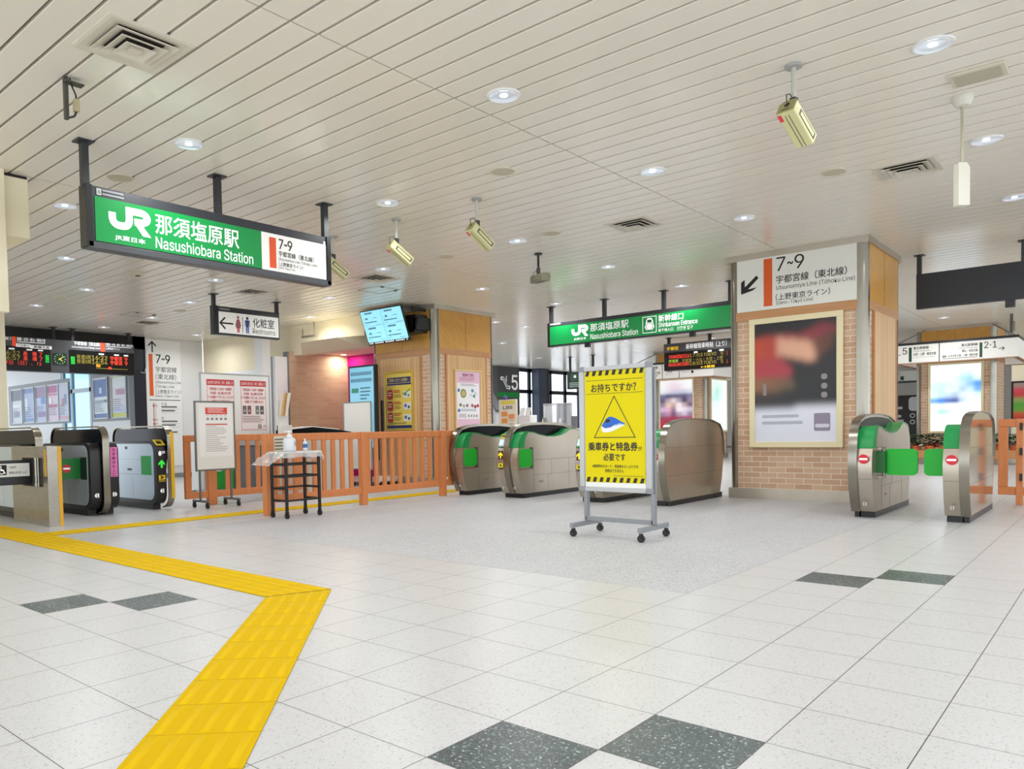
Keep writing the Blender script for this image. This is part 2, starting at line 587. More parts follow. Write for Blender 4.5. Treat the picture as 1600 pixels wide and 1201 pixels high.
Fp = FX(XP, 0)
window('window_1', Fp, -23.1, -20.95, 1.0, HC, [-23.0, -22.35, -21.05], [1.05, 2.45], 0.06, FRM_B, tint='#84b8dc', al=-1)
window('window_2', Fp, -31, -27.9, 0.9, HC, [-30.9, -28.0], [0.95, 2.3], 0.06, FRM_B, tint='#84b8dc', al=-1)
# far left corner: end wall of the ticket office and the hanging soffit above
b = MB()
b.box(-3.0, 2.08, 11.2, 11.5, 0, HC, CREAM)
struct(b.build('wall_left', bevel=0.01))
b = MB()
b.box(-4.0, 0.61, 5.98, 8.0, 2.91, HC - 0.03, CREAM)
b.box(-4.0, 0.61, 6.0, 8.0, HC - 0.03, HC, BLACK)
b.box(-4.0, 0.385, 5.9, 5.97, 2.2, HC, CREAM)
struct(b.build('trim_4', bevel=0.006))

# north side beyond the green gates: grey "5" wall, glass front with navy mullions
b = MB()
b.box(20.5, 20.86, 16.5, 16.8, 0, HC, M('#6e7073', 0.5))
b.box(20.86, 22.24, 16.5, 16.8, 0, HC, M('#5d5f62', 0.5))
b.box(20.86, 22.24, 16.49, 16.52, 2.31, 2.49, M('#1fa34a', 0.4))
b.box(8.72, 20.5, 16.5, 16.8, 0, 0.9, WALLW)
struct(b.build('wall_north'))
Fn = FY(16.6, 0)
window('window_3', Fn, 22.24, 33.5, 0.9, HC, [22.28, 23.08, 24.0, 24.56, 25.68, 26.75, 27.9, 29.1, 30.3, 31.5], [0.95, 2.56, 3.42], 0.075, NAVY)
window('unseen_window', Fn, 8.8, 20.5, 0.9, HC, [8.85, 10.3, 11.75, 13.2, 14.65, 16.1, 17.55, 19.0, 20.45], [0.95, 2.56, 3.42], 0.075, NAVY)  # unseen glazing behind the left pillar, added to bring daylight to the far ceiling
b = MB()
b.box(23.15, 23.68, 16.2, 16.55, 0, HC, M('#4b5468', 0.4))
b.box(23.68, 24.0, 16.3, 16.55, 0, HC, M('#3c3a3b', 0.5))
struct(b.build('trim_5'))
b = MB()
b.box(22.24, 33.5, 16.55, 16.75, 0, 0.9, NAVY)
struct(b.build('baseboard_north'))
# back wall
b = MB()
b.box(33.3, 33.6, -9.0, 16.8, 0, HC, M('#dcd9d2', 0.6))
struct(b.build('wall_back'))
b = MB()
b.box(33.24, 33.3, -9.0, 16.5, 0, 0.1, GREY)
struct(b.build('baseboard_back'))

# ------------------------------------------------------------------ brick pillars
def frame_rects(bm, Fc, u0, u1, v0, v1, t, d0, d1, mt):
    bm.fbox(Fc, u0, u1, v0, v0 + t, d0, d1, mt)
    bm.fbox(Fc, u0, u1, v1 - t, v1, d0, d1, mt)
    bm.fbox(Fc, u0, u0 + t, v0 + t, v1 - t, d0, d1, mt)
    bm.fbox(Fc, u1 - t, u1, v0 + t, v1 - t, d0, d1, mt)
def corner_trim(bm, x, y, sx, sy, r=0.13, z0=0.0, z1=HC, mt=None):
    """quarter-round polished corner; (x,y) outer corner, sx/sy point into the pillar"""
    pts = [(x + sx * r - sx * r * math.cos(a), y + sy * r - sy * r * math.sin(a)) for a in [PI / 2 * i / 8 for i in range(9)]]
    pts += [(x + sx * r, y + sy * r)]
    if sx * sy < 0:
        pts = pts[::-1]
    Fh = F((0, 0, 0), (1, 0, 0), (0, 1, 0))
    bm.prism(Fh, pts, z0, z1, mt or CHROME)
def pillar(x0, x1, y0, y1, label, upper, slat_left=False, slat_right=True, br=BRICK):
    t = thing('brick_pillar', label, 'pillar', ((x0 + x1) / 2, (y0 + y1) / 2, 0))
    b = MB()
    i = 0.012
    e = 0.10
    b.box(x0 + i, x1 - i, y0 + e, y1 - e, 0.15, HC, br)
    b.box(x0 + e, x1 - e, y0 + i, y1 - i, 0.15, HC, br)
    b.build('brick_face', t)
    b = MB()
    for (x, y, sx, sy) in ((x0, y0, 1, 1), (x1, y0, -1, 1), (x0, y1, 1, -1), (x1, y1, -1, -1)):
        corner_trim(b, x, y, sx, sy)
    b.build('corner_trim', t)
    b = MB()
    b.box(x0 - 0.004, x1 + 0.004, y0 - 0.004, y1 + 0.004, 0, 0.15, STEEL)
    b.box(x0 - 0.02, x1 + 0.02, y0 - 0.02, y1 + 0.02, HC - 0.085, HC, STEEL)
    b.build('plinth_and_cap', t)
    b = MB()
    e = 0.12
    b.box(x0 + 0.004, x1 - 0.004, y0 + e, y1 - e, 2.66, HC - 0.085, WOOD_GOLD)
    b.box(x0 + e, x1 - e, y0 + 0.004, y1 - 0.004, 2.66, HC - 0.085, WOOD_GOLD)
    b.box(x0 + 0.002, x0 + 0.005, (y0 + y1) / 2 - 0.003, (y0 + y1) / 2 + 0.003, 2.66, HC - 0.085, M('#8a5a24', 0.6))
    b.box((x0 + x1) / 2 - 0.003, (x0 + x1) / 2 + 0.003, y0 + 0.002, y0 + 0.005, 2.66, HC - 0.085, M('#8a5a24', 0.6))
    b.build('upper_panel', t)
    b = MB()
    b.box(x0 - 0.002, x1 + 0.002, y0 + e, y1 - e, 2.545, 2.66, WOOD_TRIM)
    b.box(x0 + e, x1 - e, y0 - 0.002, y1 + 0.002, 2.545, 2.66, WOOD_TRIM)
    b.build('wood_band', t)
    if slat_right:
        b = MB()
        Fr = FY(y0, x0)
        b.fbox(Fr, 0.33, x1 - x0 - 0.33, 0.15, 2.54, -0.01, 0.012, WOOD_SLAT)
        b.fbox(Fr, 0.29, 0.33, 0.15, 2.54, -0.01, 0.02, WOOD_TRIM)
        b.fbox(Fr, x1 - x0 - 0.33, x1 - x0 - 0.29, 0.15, 2.54, -0.01, 0.02, WOOD_TRIM)
        b.build('slatted_panel', t)
    if slat_left:
        b = MB()
        Fl_ = FX(x0, y1)
        b.fbox(Fl_, 0.25, y1 - y0 - 0.42, 0.15, 2.52, -0.01, 0.012, WOOD_SLAT)
        b.fbox(Fl_, 0.20, 0.25, 0.15, 2.52, -0.01, 0.02, WOOD_TRIM)
        b.fbox(Fl_, y1 - y0 - 0.42, y1 - y0 - 0.37, 0.15, 2.52, -0.01, 0.02, WOOD_TRIM)
        b.build('slatted_panel', t)
    return t
pillar(8.87, 10.72, 0.90, 2.73, 'tan brick pillar at right with the dark cake poster and arrow sign on it', True)
pillar(8.62, 10.45, 8.33, 10.13, 'brick and wood pillar behind the left end of the green gates', True, slat_left=True)
pillar(21.0, 22.7, 0.87, 2.62, 'far brick pillar with the blue and white lit poster behind the right gates', True, slat_right=False)
pillar(20.95, 22.6, 8.28, 10.05, 'far brick pillar with a pink crowd poster behind the yellow poster stand', True, slat_right=False)

# ------------------------------------------------------------------ tactile paving
YEL = M('#d0aa00', 0.6, spec=0.05)
YEL2 = M('#d6b000', 0.55, spec=0.08)
def tactile(label, o, d, length, wd, bars=5, dots=None, ends=(0, 0)):
    """o = start of the centre line, d = direction; one part per 30 cm tile"""
    dv = Vector((d[0], d[1], 0)).normalized()
    nv = Vector((-dv.y, dv.x, 0))
    Fh = F((o[0], o[1], 0), dv, nv)
    t = thing('tactile_paving', label, 'tactile paving', (o[0], o[1], 0))
    h = wd / 2
    n = math.ceil(length / 0.3 - 0.2)
    for k in range(n):
        b = MB()
        def end(v):      # start and end of this tile at cross position v
            f_ = (v + h) / wd
            lo = ends[0] * f_ if k == 0 else k * 0.3 + 0.001
            hi = length + ends[1] * f_ if k == n - 1 else (k + 1) * 0.3 - 0.001
            return lo, hi
        (l0, r0), (l1, r1) = end(-h), end(h)
        b.prism(Fh, [(l0, -h), (r0, -h), (r1, h), (l1, h)], 0.0, 0.004, YEL, M('#8a7420', 0.7))
        for i in range(bars):
            v = -h + wd * (i + 0.5) / bars
            a0, a1 = end(v)
            a0, a1 = a0 + 0.011, a1 - 0.011
            if dots and dots[0] <= k * 0.3 + 0.02 <= dots[1]:
                for q in range(5):
                    c = Fh.p(k * 0.3 + 0.03 + q * 0.06, v, 0.004)
                    b.cyl(c, c + Vector((0, 0, 0.005)), 0.017, YEL2, 0.011, n=10)
                continue
            wv = 0.017
            b.add([Fh.p(a0, v - wv, 0.004), Fh.p(a1, v - wv, 0.004), Fh.p(a1, v + wv, 0.004), Fh.p(a0, v + wv, 0.004),
                   Fh.p(a0 + 0.008, v - wv * 0.6, 0.009), Fh.p(a1 - 0.008, v - wv * 0.6, 0.009), Fh.p(a1 - 0.008, v + wv * 0.6, 0.009), Fh.p(a0 + 0.008, v + wv * 0.6, 0.009)],
                  MB.BF[1:], YEL2)
        b.build('tactile_tile', t)
    return t
# diagonal leg, leg towards the ticket gates, and the branch along the railing
q = 0.7071
tactile('wide yellow guide strip running diagonally across the foreground tiles', (-2.675, -1.165), (1, 1), 5.145, 0.405, ends=(0, -0.183))
tactile('yellow guide strip leading from the bend to the black left gates', (0.905, 2.346), (0, 1), 8.2, 0.42, dots=(4.55, 5.1), ends=(0.16, 0))
tactile('paler yellow guide strip running along behind the wooden railing', (1.12, 7.2), (1, 0), 9.6, 0.36, dots=(-1, 0.9))
# ------------------------------------------------------------------ hanging signs
def arrow_pts(cu, cv, s, ang):
    """bold arrow pointing along ang (degrees)"""
    base = [(-0.5, -0.07), (0.2, -0.07), (-0.06, -0.34), (0.13, -0.34), (0.5, 0.0), (0.13, 0.34), (-0.06, 0.34), (0.2, 0.07), (-0.5, 0.07)]
    c, n = math.cos(math.radians(ang)), math.sin(math.radians(ang))
    return [(cu + (a * c - b_ * n) * s, cv + (a * n + b_ * c) * s) for a, b_ in base]
def thin_arrow(bm, Fc, cu, cv, s, ang, wd, mt, d=0.004):
    c, n = math.cos(math.radians(ang)), math.sin(math.radians(ang))
    R = lambda a, b_: (cu + (a * c - b_ * n) * s, cv + (a * n + b_ * c) * s)
    bm.ribbon(Fc, [R(-0.5, 0), R(0.47, 0)], wd, mt, d)
    bm.ribbon(Fc, [R(0.12, 0.38), R(0.5, 0), R(0.12, -0.38)], wd, mt, d + 0.0004)
def jr_logo(bm, Fc, u0, u1, v0, v1, mt, d=0.004):
    W, H = u1 - u0, v1 - v0
    t = 0.165 * W
    q = lambda a, c: (u0 + a * W, v0 + c * H)
    asp = W / H
    J = [q(0.085, 0.70), q(0.085, 0.50)] + [q(0.085 + 0.15 - 0.15 * math.cos(a), 0.50 - 0.25 * math.sin(a)) for a in [PI / 2 * k / 6 for k in range(1, 7)]]
    J += [q(0.33, 0.25)] + [q(0.33 + 0.15 * math.sin(a), 0.25 + 0.25 * (1 - math.cos(a))) for a in [PI / 2 * k / 6 for k in range(1, 7)]]
    J += [q(0.48, 0.86), q(0.75, 0.86)]
    J += [q(0.75 + 0.165 * math.sin(a), 0.675 + 0.185 * math.cos(a)) for a in [PI * k / 12 for k in range(1, 12)]]
    J += [q(0.75, 0.49), q(0.60, 0.49)]
    bm.ribbon(Fc, J, t, mt, d)
    bm.poly(Fc, [q(0.60, 0.56), q(0.60, 0.44), q(0.80, 0.0), q(1.0, 0.0), q(0.76, 0.46)], mt, d + 0.0003)
def hang_post(bm, x, y, z0, z1, r=0.03, along='x', mt=None):
    mt = mt or FRAME
    bm.box(x - r, x + r, y - r, y + r, z0, z1, mt)
    bm.box(x - 0.065, x + 0.065, y - 0.065, y + 0.065, z1 - 0.012, z1, mt)

# large green station sign, near left
t = thing('station_sign', 'largest hanging green station name sign, at upper left with orange 7~9 panel', 'sign', (1.845, 4.74, 2.63))
Fc = FY(4.69, 0)
b = MB()
b.box(0.59, 3.105, 4.692, 4.80, 2.63, 3.12, FRAME)
b.box(0.575, 0.63, 4.68, 4.81, 2.62, 3.125, BLACK)
b.box(3.06, 3.115, 4.68, 4.81, 2.62, 3.125, BLACK)
b.box(0.59, 3.105, 4.68, 4.81, 2.612, 2.665, M('#4b4d50', 0.35))
b.build('case', t, 0.003)
b = MB()
b.fbox(Fc, 0.65, 2.253, 2.675, 3.037, -0.01, 0.003, M('#078a40', 0.3, emit=0.14))
b.build('green_panel', t)
b = MB()
b.fbox(Fc, 2.253, 3.05, 2.672, 3.037, -0.01, 0.003, M('#eceae4', 0.35, emit=0.2))
b.fbox(Fc, 3.02, 3.045, 3.0, 3.07, 0, 0.004, M('#eceae4', 0.35))
b.build('white_panel', t)
b = MB()
jr_logo(b, Fc, 0.759, 1.125, 2.775, 3.002, TXT_W, 0.005)
b.text(Fc, 'JR東日本', 0.807, 1.070, 2.704, 2.752, TXT_W, 0.005, 0.02)
b.text(Fc, '那須塩原駅', 1.168, 1.998, 2.825, 2.997, TXT_W, 0.005, 0.012)
b.text(Fc, 'Nasushiobara Station', 1.164, 2.151, 2.697, 2.797, TXT_W, 0.005, 0.006)
b.build('white_lettering', t)
b = MB()
b.quad(Fc, 2.342, 2.421, 2.700, 2.999, ORANGE, 0.005)
b.t79(Fc, 2.455, 2.617, 2.900, 2.997, TXT_K, 0.005, 0.01)
b.text(Fc, '宇都宮線（東北線）', 2.451, 2.886, 2.826, 2.880, TXT_K, 0.005, 0.012)
b.text(Fc, 'Utsunomiya Line (Tōhoku Line)', 2.449, 2.929, 2.778, 2.817, TXT_K, 0.005)
b.text(Fc, '（上野東京ライン）', 2.448, 2.747, 2.730, 2.772, TXT_K, 0.005, 0.012)
b.text(Fc, '(Ueno-Tōkyō Line)', 2.446, 2.647, 2.698, 2.725, TXT_K, 0.005)
b.build('line_lettering', t)
b = MB()
b.quad(Fc, 0.667, 0.707, 3.051, 3.106, M('#b8beb6', 0.5), 0.003)
b.text(Fc, '6', 0.678, 0.697, 3.063, 3.095, TXT_K, 0.005)
b.lines(Fc, 0.715, 0.90, 3.045, 3.105, 2, M('#8b8d8f', 0.5), 0.003, 0.6, 0.15)
b.build('notice_strip', t)
for x in (0.6, 1.82, 3.09):
    b = MB()
    hang_post(b, x, 4.745, 3.1, HC, 0.028)
    b.build('hanger_post', t)

# restroom sign
t = thing('restroom_sign', 'small hanging restroom sign with left arrow and red and blue figures', 'sign', (5.67, 10.17, 2.79))
Fc = FY(10.12, 0)
b = MB()
b.box(4.996, 6.341, 10.122, 10.21, 2.79, 3.28, FRAME)
b.box(4.98, 5.06, 10.11, 10.22, 2.785, 3.285, BLACK)
b.build('case', t, 0.003)
b = MB()
b.fbox(Fc, 5.087, 6.316, 2.823, 3.188, -0.01, 0.003, M('#e4e3dd', 0.35, emit=0.18))
b.build('face_panel', t)
b = MB()
thin_arrow(b, Fc, 5.239, 2.993, 0.26, 180, 0.028, TXT_K)
b.build('arrow', t)
b = MB()
b.ribbon(Fc, [(5.557, 2.852), (5.557, 3.134)], 0.014, TXT_K)
b.build('divider_line', t)
b = MB()
b.text(Fc, '化粧室', 5.768, 6.221, 2.973, 3.137, TXT_K, 0.004, 0.008)
b.text(Fc, 'Restrooms', 5.762, 6.240, 2.860, 2.948, TXT_K, 0.004)
b.build('lettering', t)
b = MB()
b.lines(Fc, 5.10, 5.30, 3.205, 3.25, 1, M('#8b8d8f', 0.5), 0.004, 0.7, 0.0)
b.build('notice_strip', t)
b = MB()
RD = M('#c8102a', 0.5, spec=0.1)
b.disc(Fc, 5.466, 3.118, 0.027, RD)
b.poly(Fc, [(5.444, 3.085), (5.488, 3.085), (5.516, 2.925), (5.416, 2.925)], RD)
for k in (-1, 1):
    b.poly(Fc, [(5.466 + k * 0.004, 2.935), (5.466 + k * 0.024, 2.935), (5.466 + k * 0.024, 2.85), (5.466 + k * 0.004, 2.85)], RD, 0.0034)
    b.poly(Fc, [(5.466 + k * 0.016, 3.086), (5.466 + k * 0.028, 3.078), (5.466 + k * 0.058, 2.968), (5.466 + k * 0.044, 2.962)], RD, 0.0038)
b.build('woman_figure', t)
b = MB()
BL = M('#123fb0', 0.5, spec=0.1)
b.disc(Fc, 5.652, 3.116, 0.027, BL)
b.poly(Fc, [(5.616, 3.083), (5.688, 3.083), (5.682, 2.96), (5.622, 2.96)], BL)
for k in (-1, 1):
    b.poly(Fc, [(5.652 + k * 0.004, 2.97), (5.652 + k * 0.030, 2.97), (5.652 + k * 0.028, 2.85), (5.652 + k * 0.006, 2.85)], BL, 0.0034)
    b.poly(Fc, [(5.652 + k * 0.034, 3.083), (5.652 + k * 0.047, 3.076), (5.652 + k * 0.053, 2.972), (5.652 + k * 0.041, 2.972)], BL, 0.0038)
b.build('man_figure', t)
for x in (5.02, 6.315):
    b = MB()
    hang_post(b, x, 10.165, 3.25, HC, 0.028)
    b.build('hanger_post', t)

# green Shinkansen entrance sign
t = thing('entrance_sign', 'long hanging green entrance sign behind the yellow poster stand, left of the pillar', 'sign', (10.63, 4.75, 2.69))
Fc = FX(10.58, 7.05)
b = MB()
b.box(10.582, 10.72, 2.45, 7.07, 2.685, 3.145, FRAME)
b.box(10.57, 10.73, 7.03, 7.075, 2.68, 3.15, BLACK)
b.build('case', t, 0.003)
b = MB()
b.fbox(Fc, 0.03, 4.56, 2.712, 3.072, -0.01, 0.003, M('#078a42', 0.25, emit=0.2))
b.build('green_panel', t)
b = MB()
jr_logo(b, Fc, 0.538, 0.920, 2.820, 3.045, TXT_W, 0.005)
b.text(Fc, 'JR東日本', 0.593, 0.867, 2.751, 2.806, TXT_W, 0.005, 0.02)
b.text(Fc, '那須塩原駅', 0.964, 1.776, 2.893, 3.039, TXT_W, 0.005, 0.008)
b.text(Fc, 'Nasushiobara Station', 0.962, 1.964, 2.745, 2.850, TXT_W, 0.005, 0.004)
b.build('station_name', t)
b = MB()
b.text(Fc, '新幹線口', 2.371, 2.842, 2.924, 3.045, TXT_W, 0.005, 0.014)
b.text(Fc, 'Shinkansen Entrance', 2.370, 3.098, 2.828, 2.913, TXT_W, 0.005, 0.008)
b.text(Fc, '新干线入口', 2.369, 2.649, 2.747, 2.804, TXT_W, 0.005, 0.006)
b.text(Fc, '신칸센 입구', 2.720, 3.016, 2.742, 2.812, TXT_W, 0.005)
b.build('entrance_name', t)
b = MB()
b.lines(Fc, 0.04, 0.287, 3.095, 3.135, 1, M('#b9c1bb', 0.5), 0.004, 0.7, 0.0)
b.build('notice_strip', t)
b = MB()
x0, x1, y0, y1 = 2.062, 2.327, 2.754, 3.038
b.ribbon(Fc, [(x0, y0), (x1, y0), (x1, y1), (x0, y1), (x0, y0)], 0.012, TXT_W, 0.005)
cx = (x0 + x1) / 2
b.poly(Fc, [(cx - 0.06, 2.80), (cx + 0.06, 2.80), (cx + 0.095, 2.85), (cx + 0.09, 2.88), (cx + 0.075, 2.90), (cx + 0.07, 2.96), (cx + 0.05, 3.0), (cx + 0.03, 3.015), (cx - 0.03, 3.015), (cx - 0.05, 3.0), (cx - 0.07, 2.96), (cx - 0.075, 2.90), (cx - 0.09, 2.88), (cx - 0.095, 2.85)], TXT_W, 0.005)
b.poly(Fc, [(cx - 0.035, 2.985), (cx - 0.05, 2.94), (cx + 0.05, 2.94), (cx + 0.035, 2.985)], M('#0a5c30', 0.5), 0.0065)
b.ring(Fc, cx, 2.865, 0.062, 0.07, M('#0a5c30', 0.5), 0.0065)
b.build('train_symbol', t)
for u in (0.02, 1.23, 2.44, 3.65):
    b = MB()
    hang_post(b, 10.65, 7.05 - u, 3.13, HC, 0.032)
    b.build('hanger_post', t)
b = MB()
for u in (0.86, 2.98):
    b = MB()
    b.box(10.6, 10.68, 7.05 - u - 0.045, 7.05 - u + 0.045, 2.61, 2.69, BLACK)
    b.build('sensor_box', t)

# blank dark hanging board at right, seen with a light on its right half
t = thing('blank_sign', 'blank black hanging board at right edge above the right gates', 'sign', (10.83, -0.35, 2.71))
b = MB()
b.box(10.75, 10.87, -1.6, 0.70, 2.70, 3.20, M('#212227', 0.42))
b.build('case', t, 0.003)
for q in ((10.81, 0.67, 2.7, HC, 0.03), (10.81, -0.56, 3.15, HC, 0.03)):
    b = MB()
    hang_post(b, *q)
    b.build('hanger_post', t)
b = MB()
b.box(10.75, 10.85, -0.47, -0.36, 2.60, 2.70, BLACK)
b.build('sensor_box', t)

# ------------------------------------------------------------------ LED departure boards
LED_Y = M('#8a7d28', 0.5, emit=0.45)
LED_R = M('#e8402c', 0.5, emit=0.55)
LED_G = M('#17c93a', 0.5, emit=0.5)
LED_YY = M('#e2b713', 0.5, emit=0.5)
SCR = M('#0a0a0b', 0.25)
t = thing('departure_board', 'wide hanging LED departure board with green clock, in the far left portal', 'display', (4.7, 16.0, 2.48))
Fc = FY(15.9, 0)
b = MB()
b.box(1.6, 6.37, 15.905, 16.15, 2.49, 3.2, M('#55575b', 0.4))
b.build('case', t, 0.004)
for (u0, u1) in ((1.9, 4.50), (4.89, 6.36)):
    b = MB()
    b.fbox(Fc, u0, u1, 2.497, 3.0, -0.01, 0.004, SCR)
    b.build('screen', t)
b = MB()
b.text(Fc, '（東北線）', 3.25, 3.73, 3.12, 3.185, TXT_W, 0.006)
b.build('white_lettering', t)
b = MB()
b.text(Fc, '黒磯・白河・郡山・福島方面', 3.842, 4.402, 3.120, 3.190, TXT_W, 0.006, 0.02)
b.build('white_lettering', t)
b = MB()
b.lines(Fc, 3.842, 4.40, 3.08, 3.105, 1, TXT_W, 0.006, 0.6, 0.0)
b.build('white_lettering', t)
b = MB()
b.quad(Fc, 3.819, 4.10, 2.99, 3.06, TXT_W, 0.006)
b.build('white_lettering', t)
b = MB()
b.quad(Fc, 4.10, 4.53, 2.975, 3.045, TXT_W, 0.006)
b.build('white_lettering', t)
b = MB()
b.text(Fc, '宇都宮線（東北線）', 5.007, 5.576, 3.112, 3.195, TXT_W, 0.006, 0.015)
b.build('white_lettering', t)
b = MB()
b.text(Fc, 'Utsunomiya Line (Tōhoku Line)', 4.952, 5.573, 3.040, 3.088, TXT_W, 0.006, 0.006)
b.build('white_lettering', t)
b = MB()
b.text(Fc, '宇都宮・大宮・東京・横浜・熱海方面', 5.696, 6.329, 3.150, 3.202, TXT_W, 0.006, 0.015)
b.build('white_lettering', t)
b = MB()
b.lines(Fc, 5.70, 6.3, 3.11, 3.135, 1, TXT_W, 0.006, 0.5, 0.0)
b.build('white_lettering', t)
b = MB()
b.text(Fc, '（上野東京ライン）', 5.692, 6.013, 3.055, 3.102, TXT_W, 0.006, 0.01)
b.build('white_lettering', t)
for (a, c) in ((3.677, 3.787), (4.02, 4.133), (4.248, 4.348), (5.535, 5.654), (5.885, 6.001), (6.114, 6.218)):
    b = MB()
    b.quad(Fc, a, c, 2.925, 2.957, TXT_W, 0.006)
    b.build('white_lettering', t)
b = MB()
b.text(Fc, '行先案内', 3.84, 4.07, 3.0, 3.05, TXT_K, 0.008, 0.01)
b.build('dark_lettering', t)
b = MB()
b.text(Fc, '黒磯方面', 4.16, 4.48, 2.985, 3.037, TXT_K, 0.008, 0.02)
b.build('dark_lettering', t)
b = MB()
b.quad(Fc, 3.746, 3.820, 3.0, 3.198, M('#f0502f', 0.5, emit=0.3), 0.006)
b.build('line_colour_bar', t)
b = MB()
b.quad(Fc, 5.583, 5.682, 3.0, 3.2, M('#f0502f', 0.5, emit=0.3), 0.006)
b.build('line_colour_bar', t)
for v, h1, h2 in ((2.811, '16:32', '16:22'), (2.711, '16:57', '16:54')):
    b = MB()
    b.text(Fc, h1, 3.55, 3.886, v, v + 0.09, LED_Y, 0.006, 0.01)
    b.build('yellow_rows', t)
    b = MB()
    b.text(Fc, h2, 5.38, 5.728, v, v + 0.09, LED_Y, 0.006, 0.01)
    b.build('yellow_rows', t)
    b = MB()
    b.text(Fc, '普通3両', 5.046, 5.36, v - 0.005, v + 0.093, LED_Y, 0.006, 0.005)
    b.build('yellow_rows', t)
b = MB()
b.quad(Fc, 5.470, 6.190, 2.612, 2.624, LED_Y, 0.006)
b.build('yellow_rows', t)
for v in (2.811, 2.711):
    b = MB()
    b.text(Fc, '黒　磯', 3.952, 4.217, v, v + 0.092, LED_R, 0.006, 0.02)
    b.build('red_rows', t)
    b = MB()
    b.text(Fc, '7', 4.271, 4.330, v, v + 0.088, LED_R, 0.006, 0.01)
    b.build('red_rows', t)
    b = MB()
    b.text(Fc, '宇都宮', 5.795, 6.073, v, v + 0.095, LED_R, 0.006, 0.02)
    b.build('red_rows', t)
    b = MB()
    b.text(Fc, '9', 6.130, 6.197, v, v + 0.09, LED_R, 0.006, 0.01)
    b.build('red_rows', t)
b = MB()
b.text(Fc, '27日（日）、12', 3.55, 4.306, 2.611, 2.701, LED_R, 0.006, 0.006)
b.build('red_rows', t)
b = MB()
b.quad(Fc, 5.472, 5.565, 2.645, 2.705, M('#e88a1e', 0.5, emit=0.6), 0.006)
b.build('red_rows', t)
b = MB()
b.quad(Fc, 5.74, 5.82, 2.605, 2.66, LED_R, 0.007)
b.build('red_rows', t)
for u0, u1, s in ((4.394, 4.465, '下\n り'), (4.923, 5.006, '上\n り')):
    b = MB()
    b.quad(Fc, u0, u1, 2.685, 2.85, LED_G, 0.006)
    b.text(Fc, s[0], u0 + 0.01, u1 - 0.01, 2.775, 2.84, SCR, 0.008)
    b.text(Fc, 'り', u0 + 0.015, u1 - 0.015, 2.695, 2.755, SCR, 0.008)
    b.build('direction_lamp', t)
k = MB()
k.fbox(Fc, 4.545, 4.835, 2.65, 2.907, -0.01, 0.005, M('#12401c', 0.3))
k = k.build('clock_face', t)
b = MB()
for i in range(12):
    a = math.radians(30 * i)
    b.ribbon(Fc, [(4.69 + 0.10 * math.sin(a), 2.778 + 0.095 * math.cos(a)), (4.69 + 0.12 * math.sin(a), 2.778 + 0.114 * math.cos(a))], 0.012, TXT_W, 0.007)
for a, l in ((52, 0.10), (130, 0.07)):
    a = math.radians(a)
    b.ribbon(Fc, [(4.69 - 0.03 * math.sin(a), 2.778 - 0.03 * math.cos(a)), (4.69 + l * math.sin(a), 2.778 + l * math.cos(a))], 0.014, M('#f3e96a', 0.5, emit=0.4), 0.008)
k['org'] = t['org']
b.build('clock_hands', k)
for x in (4.62, 5.02, 6.3):
    b = MB()
    hang_post(b, x, 16.02, 3.2, HC, 0.03)
    b.build('hanger_post', t)

t = thing('departure_board', 'smaller hanging LED departure board above the far lit poster, left of pillar', 'display', (17.55, 6.9, 2.58))
Fc = FX(17.45, 7.98)
b = MB()
b.box(17.452, 17.75, 5.3, 7.98, 2.575, 3.305, M('#4a4c50', 0.4))
b.build('case', t, 0.004)
b = MB()
b.fbox(Fc, 0.02, 2.68, 2.58, 3.065, -0.01, 0.004, SCR)
b.build('screen', t)
b = MB()
b.text(Fc, '宇都宮', 0.093, 0.427, 3.122, 3.218, LED_YY, 0.006, 0.02)
b.build('yellow_lettering', t)
b = MB()
b.text(Fc, '←5番線', 1.054, 1.438, 2.585, 2.65, LED_YY, 0.006, 0.02)
b.build('yellow_lettering', t)
b = MB()
b.text(Fc, '新幹線発車時刻（上り）', 0.647, 1.758, 3.115, 3.262, TXT_W, 0.006, 0.008)
b.build('white_lettering', t)
for (a, c) in ((0.869, 0.968), (1.25, 1.354), (1.561, 1.68)):
    b = MB()
    b.quad(Fc, a, c, 2.995, 3.04, TXT_W, 0.006)
    b.build('white_lettering', t)
b = MB()
b.text(Fc, 'YAMABIKO214', 0.147, 0.735, 2.896, 2.99, LED_R, 0.006, 0.01)
b.build('red_rows', t)
b = MB()
b.text(Fc, 'NASUNO280', 0.145, 0.726, 2.685, 2.775, LED_R, 0.006, 0.01)
b.build('red_rows', t)
for v in (2.885, 2.67):
    b = MB()
    b.text(Fc, '1', 1.76, 1.78, v, v + 0.09, LED_R, 0.006, 0.01)
    b.build('red_rows', t)
for v, h in ((2.896, '17:03'), (2.680, '18:03')):
    b = MB()
    b.text(Fc, h, 0.746, 1.109, v, v + 0.09, LED_Y, 0.006, 0.004)
    b.build('yellow_rows', t)
    b = MB()
    b.text(Fc, 'TOKYO', 1.137, 1.478, v, v + 0.085, LED_Y, 0.006, 0.004)
    b.build('yellow_rows', t)
    b = MB()
    b.text(Fc, '5', 1.60, 1.66, v, v + 0.085, LED_Y, 0.006, 0.004)
    b.build('yellow_rows', t)
b = MB()
b.text(Fc, '停車駅', 0.146, 0.424, 2.785, 2.87, M('#8fae2a', 0.5, emit=0.55), 0.006, 0.01)
b.build('yellow_rows', t)
b = MB()
b.text(Fc, '宇都宮・小山・大宮・上野', 0.535, 1.661, 2.775, 2.868, LED_Y, 0.006)
b.build('yellow_rows', t)
for u in (0.08, 1.24, 2.4):
    b = MB()
    hang_post(b, 17.6, 7.98 - u, 3.3, HC, 0.035)
    b.build('hanger_post', t)

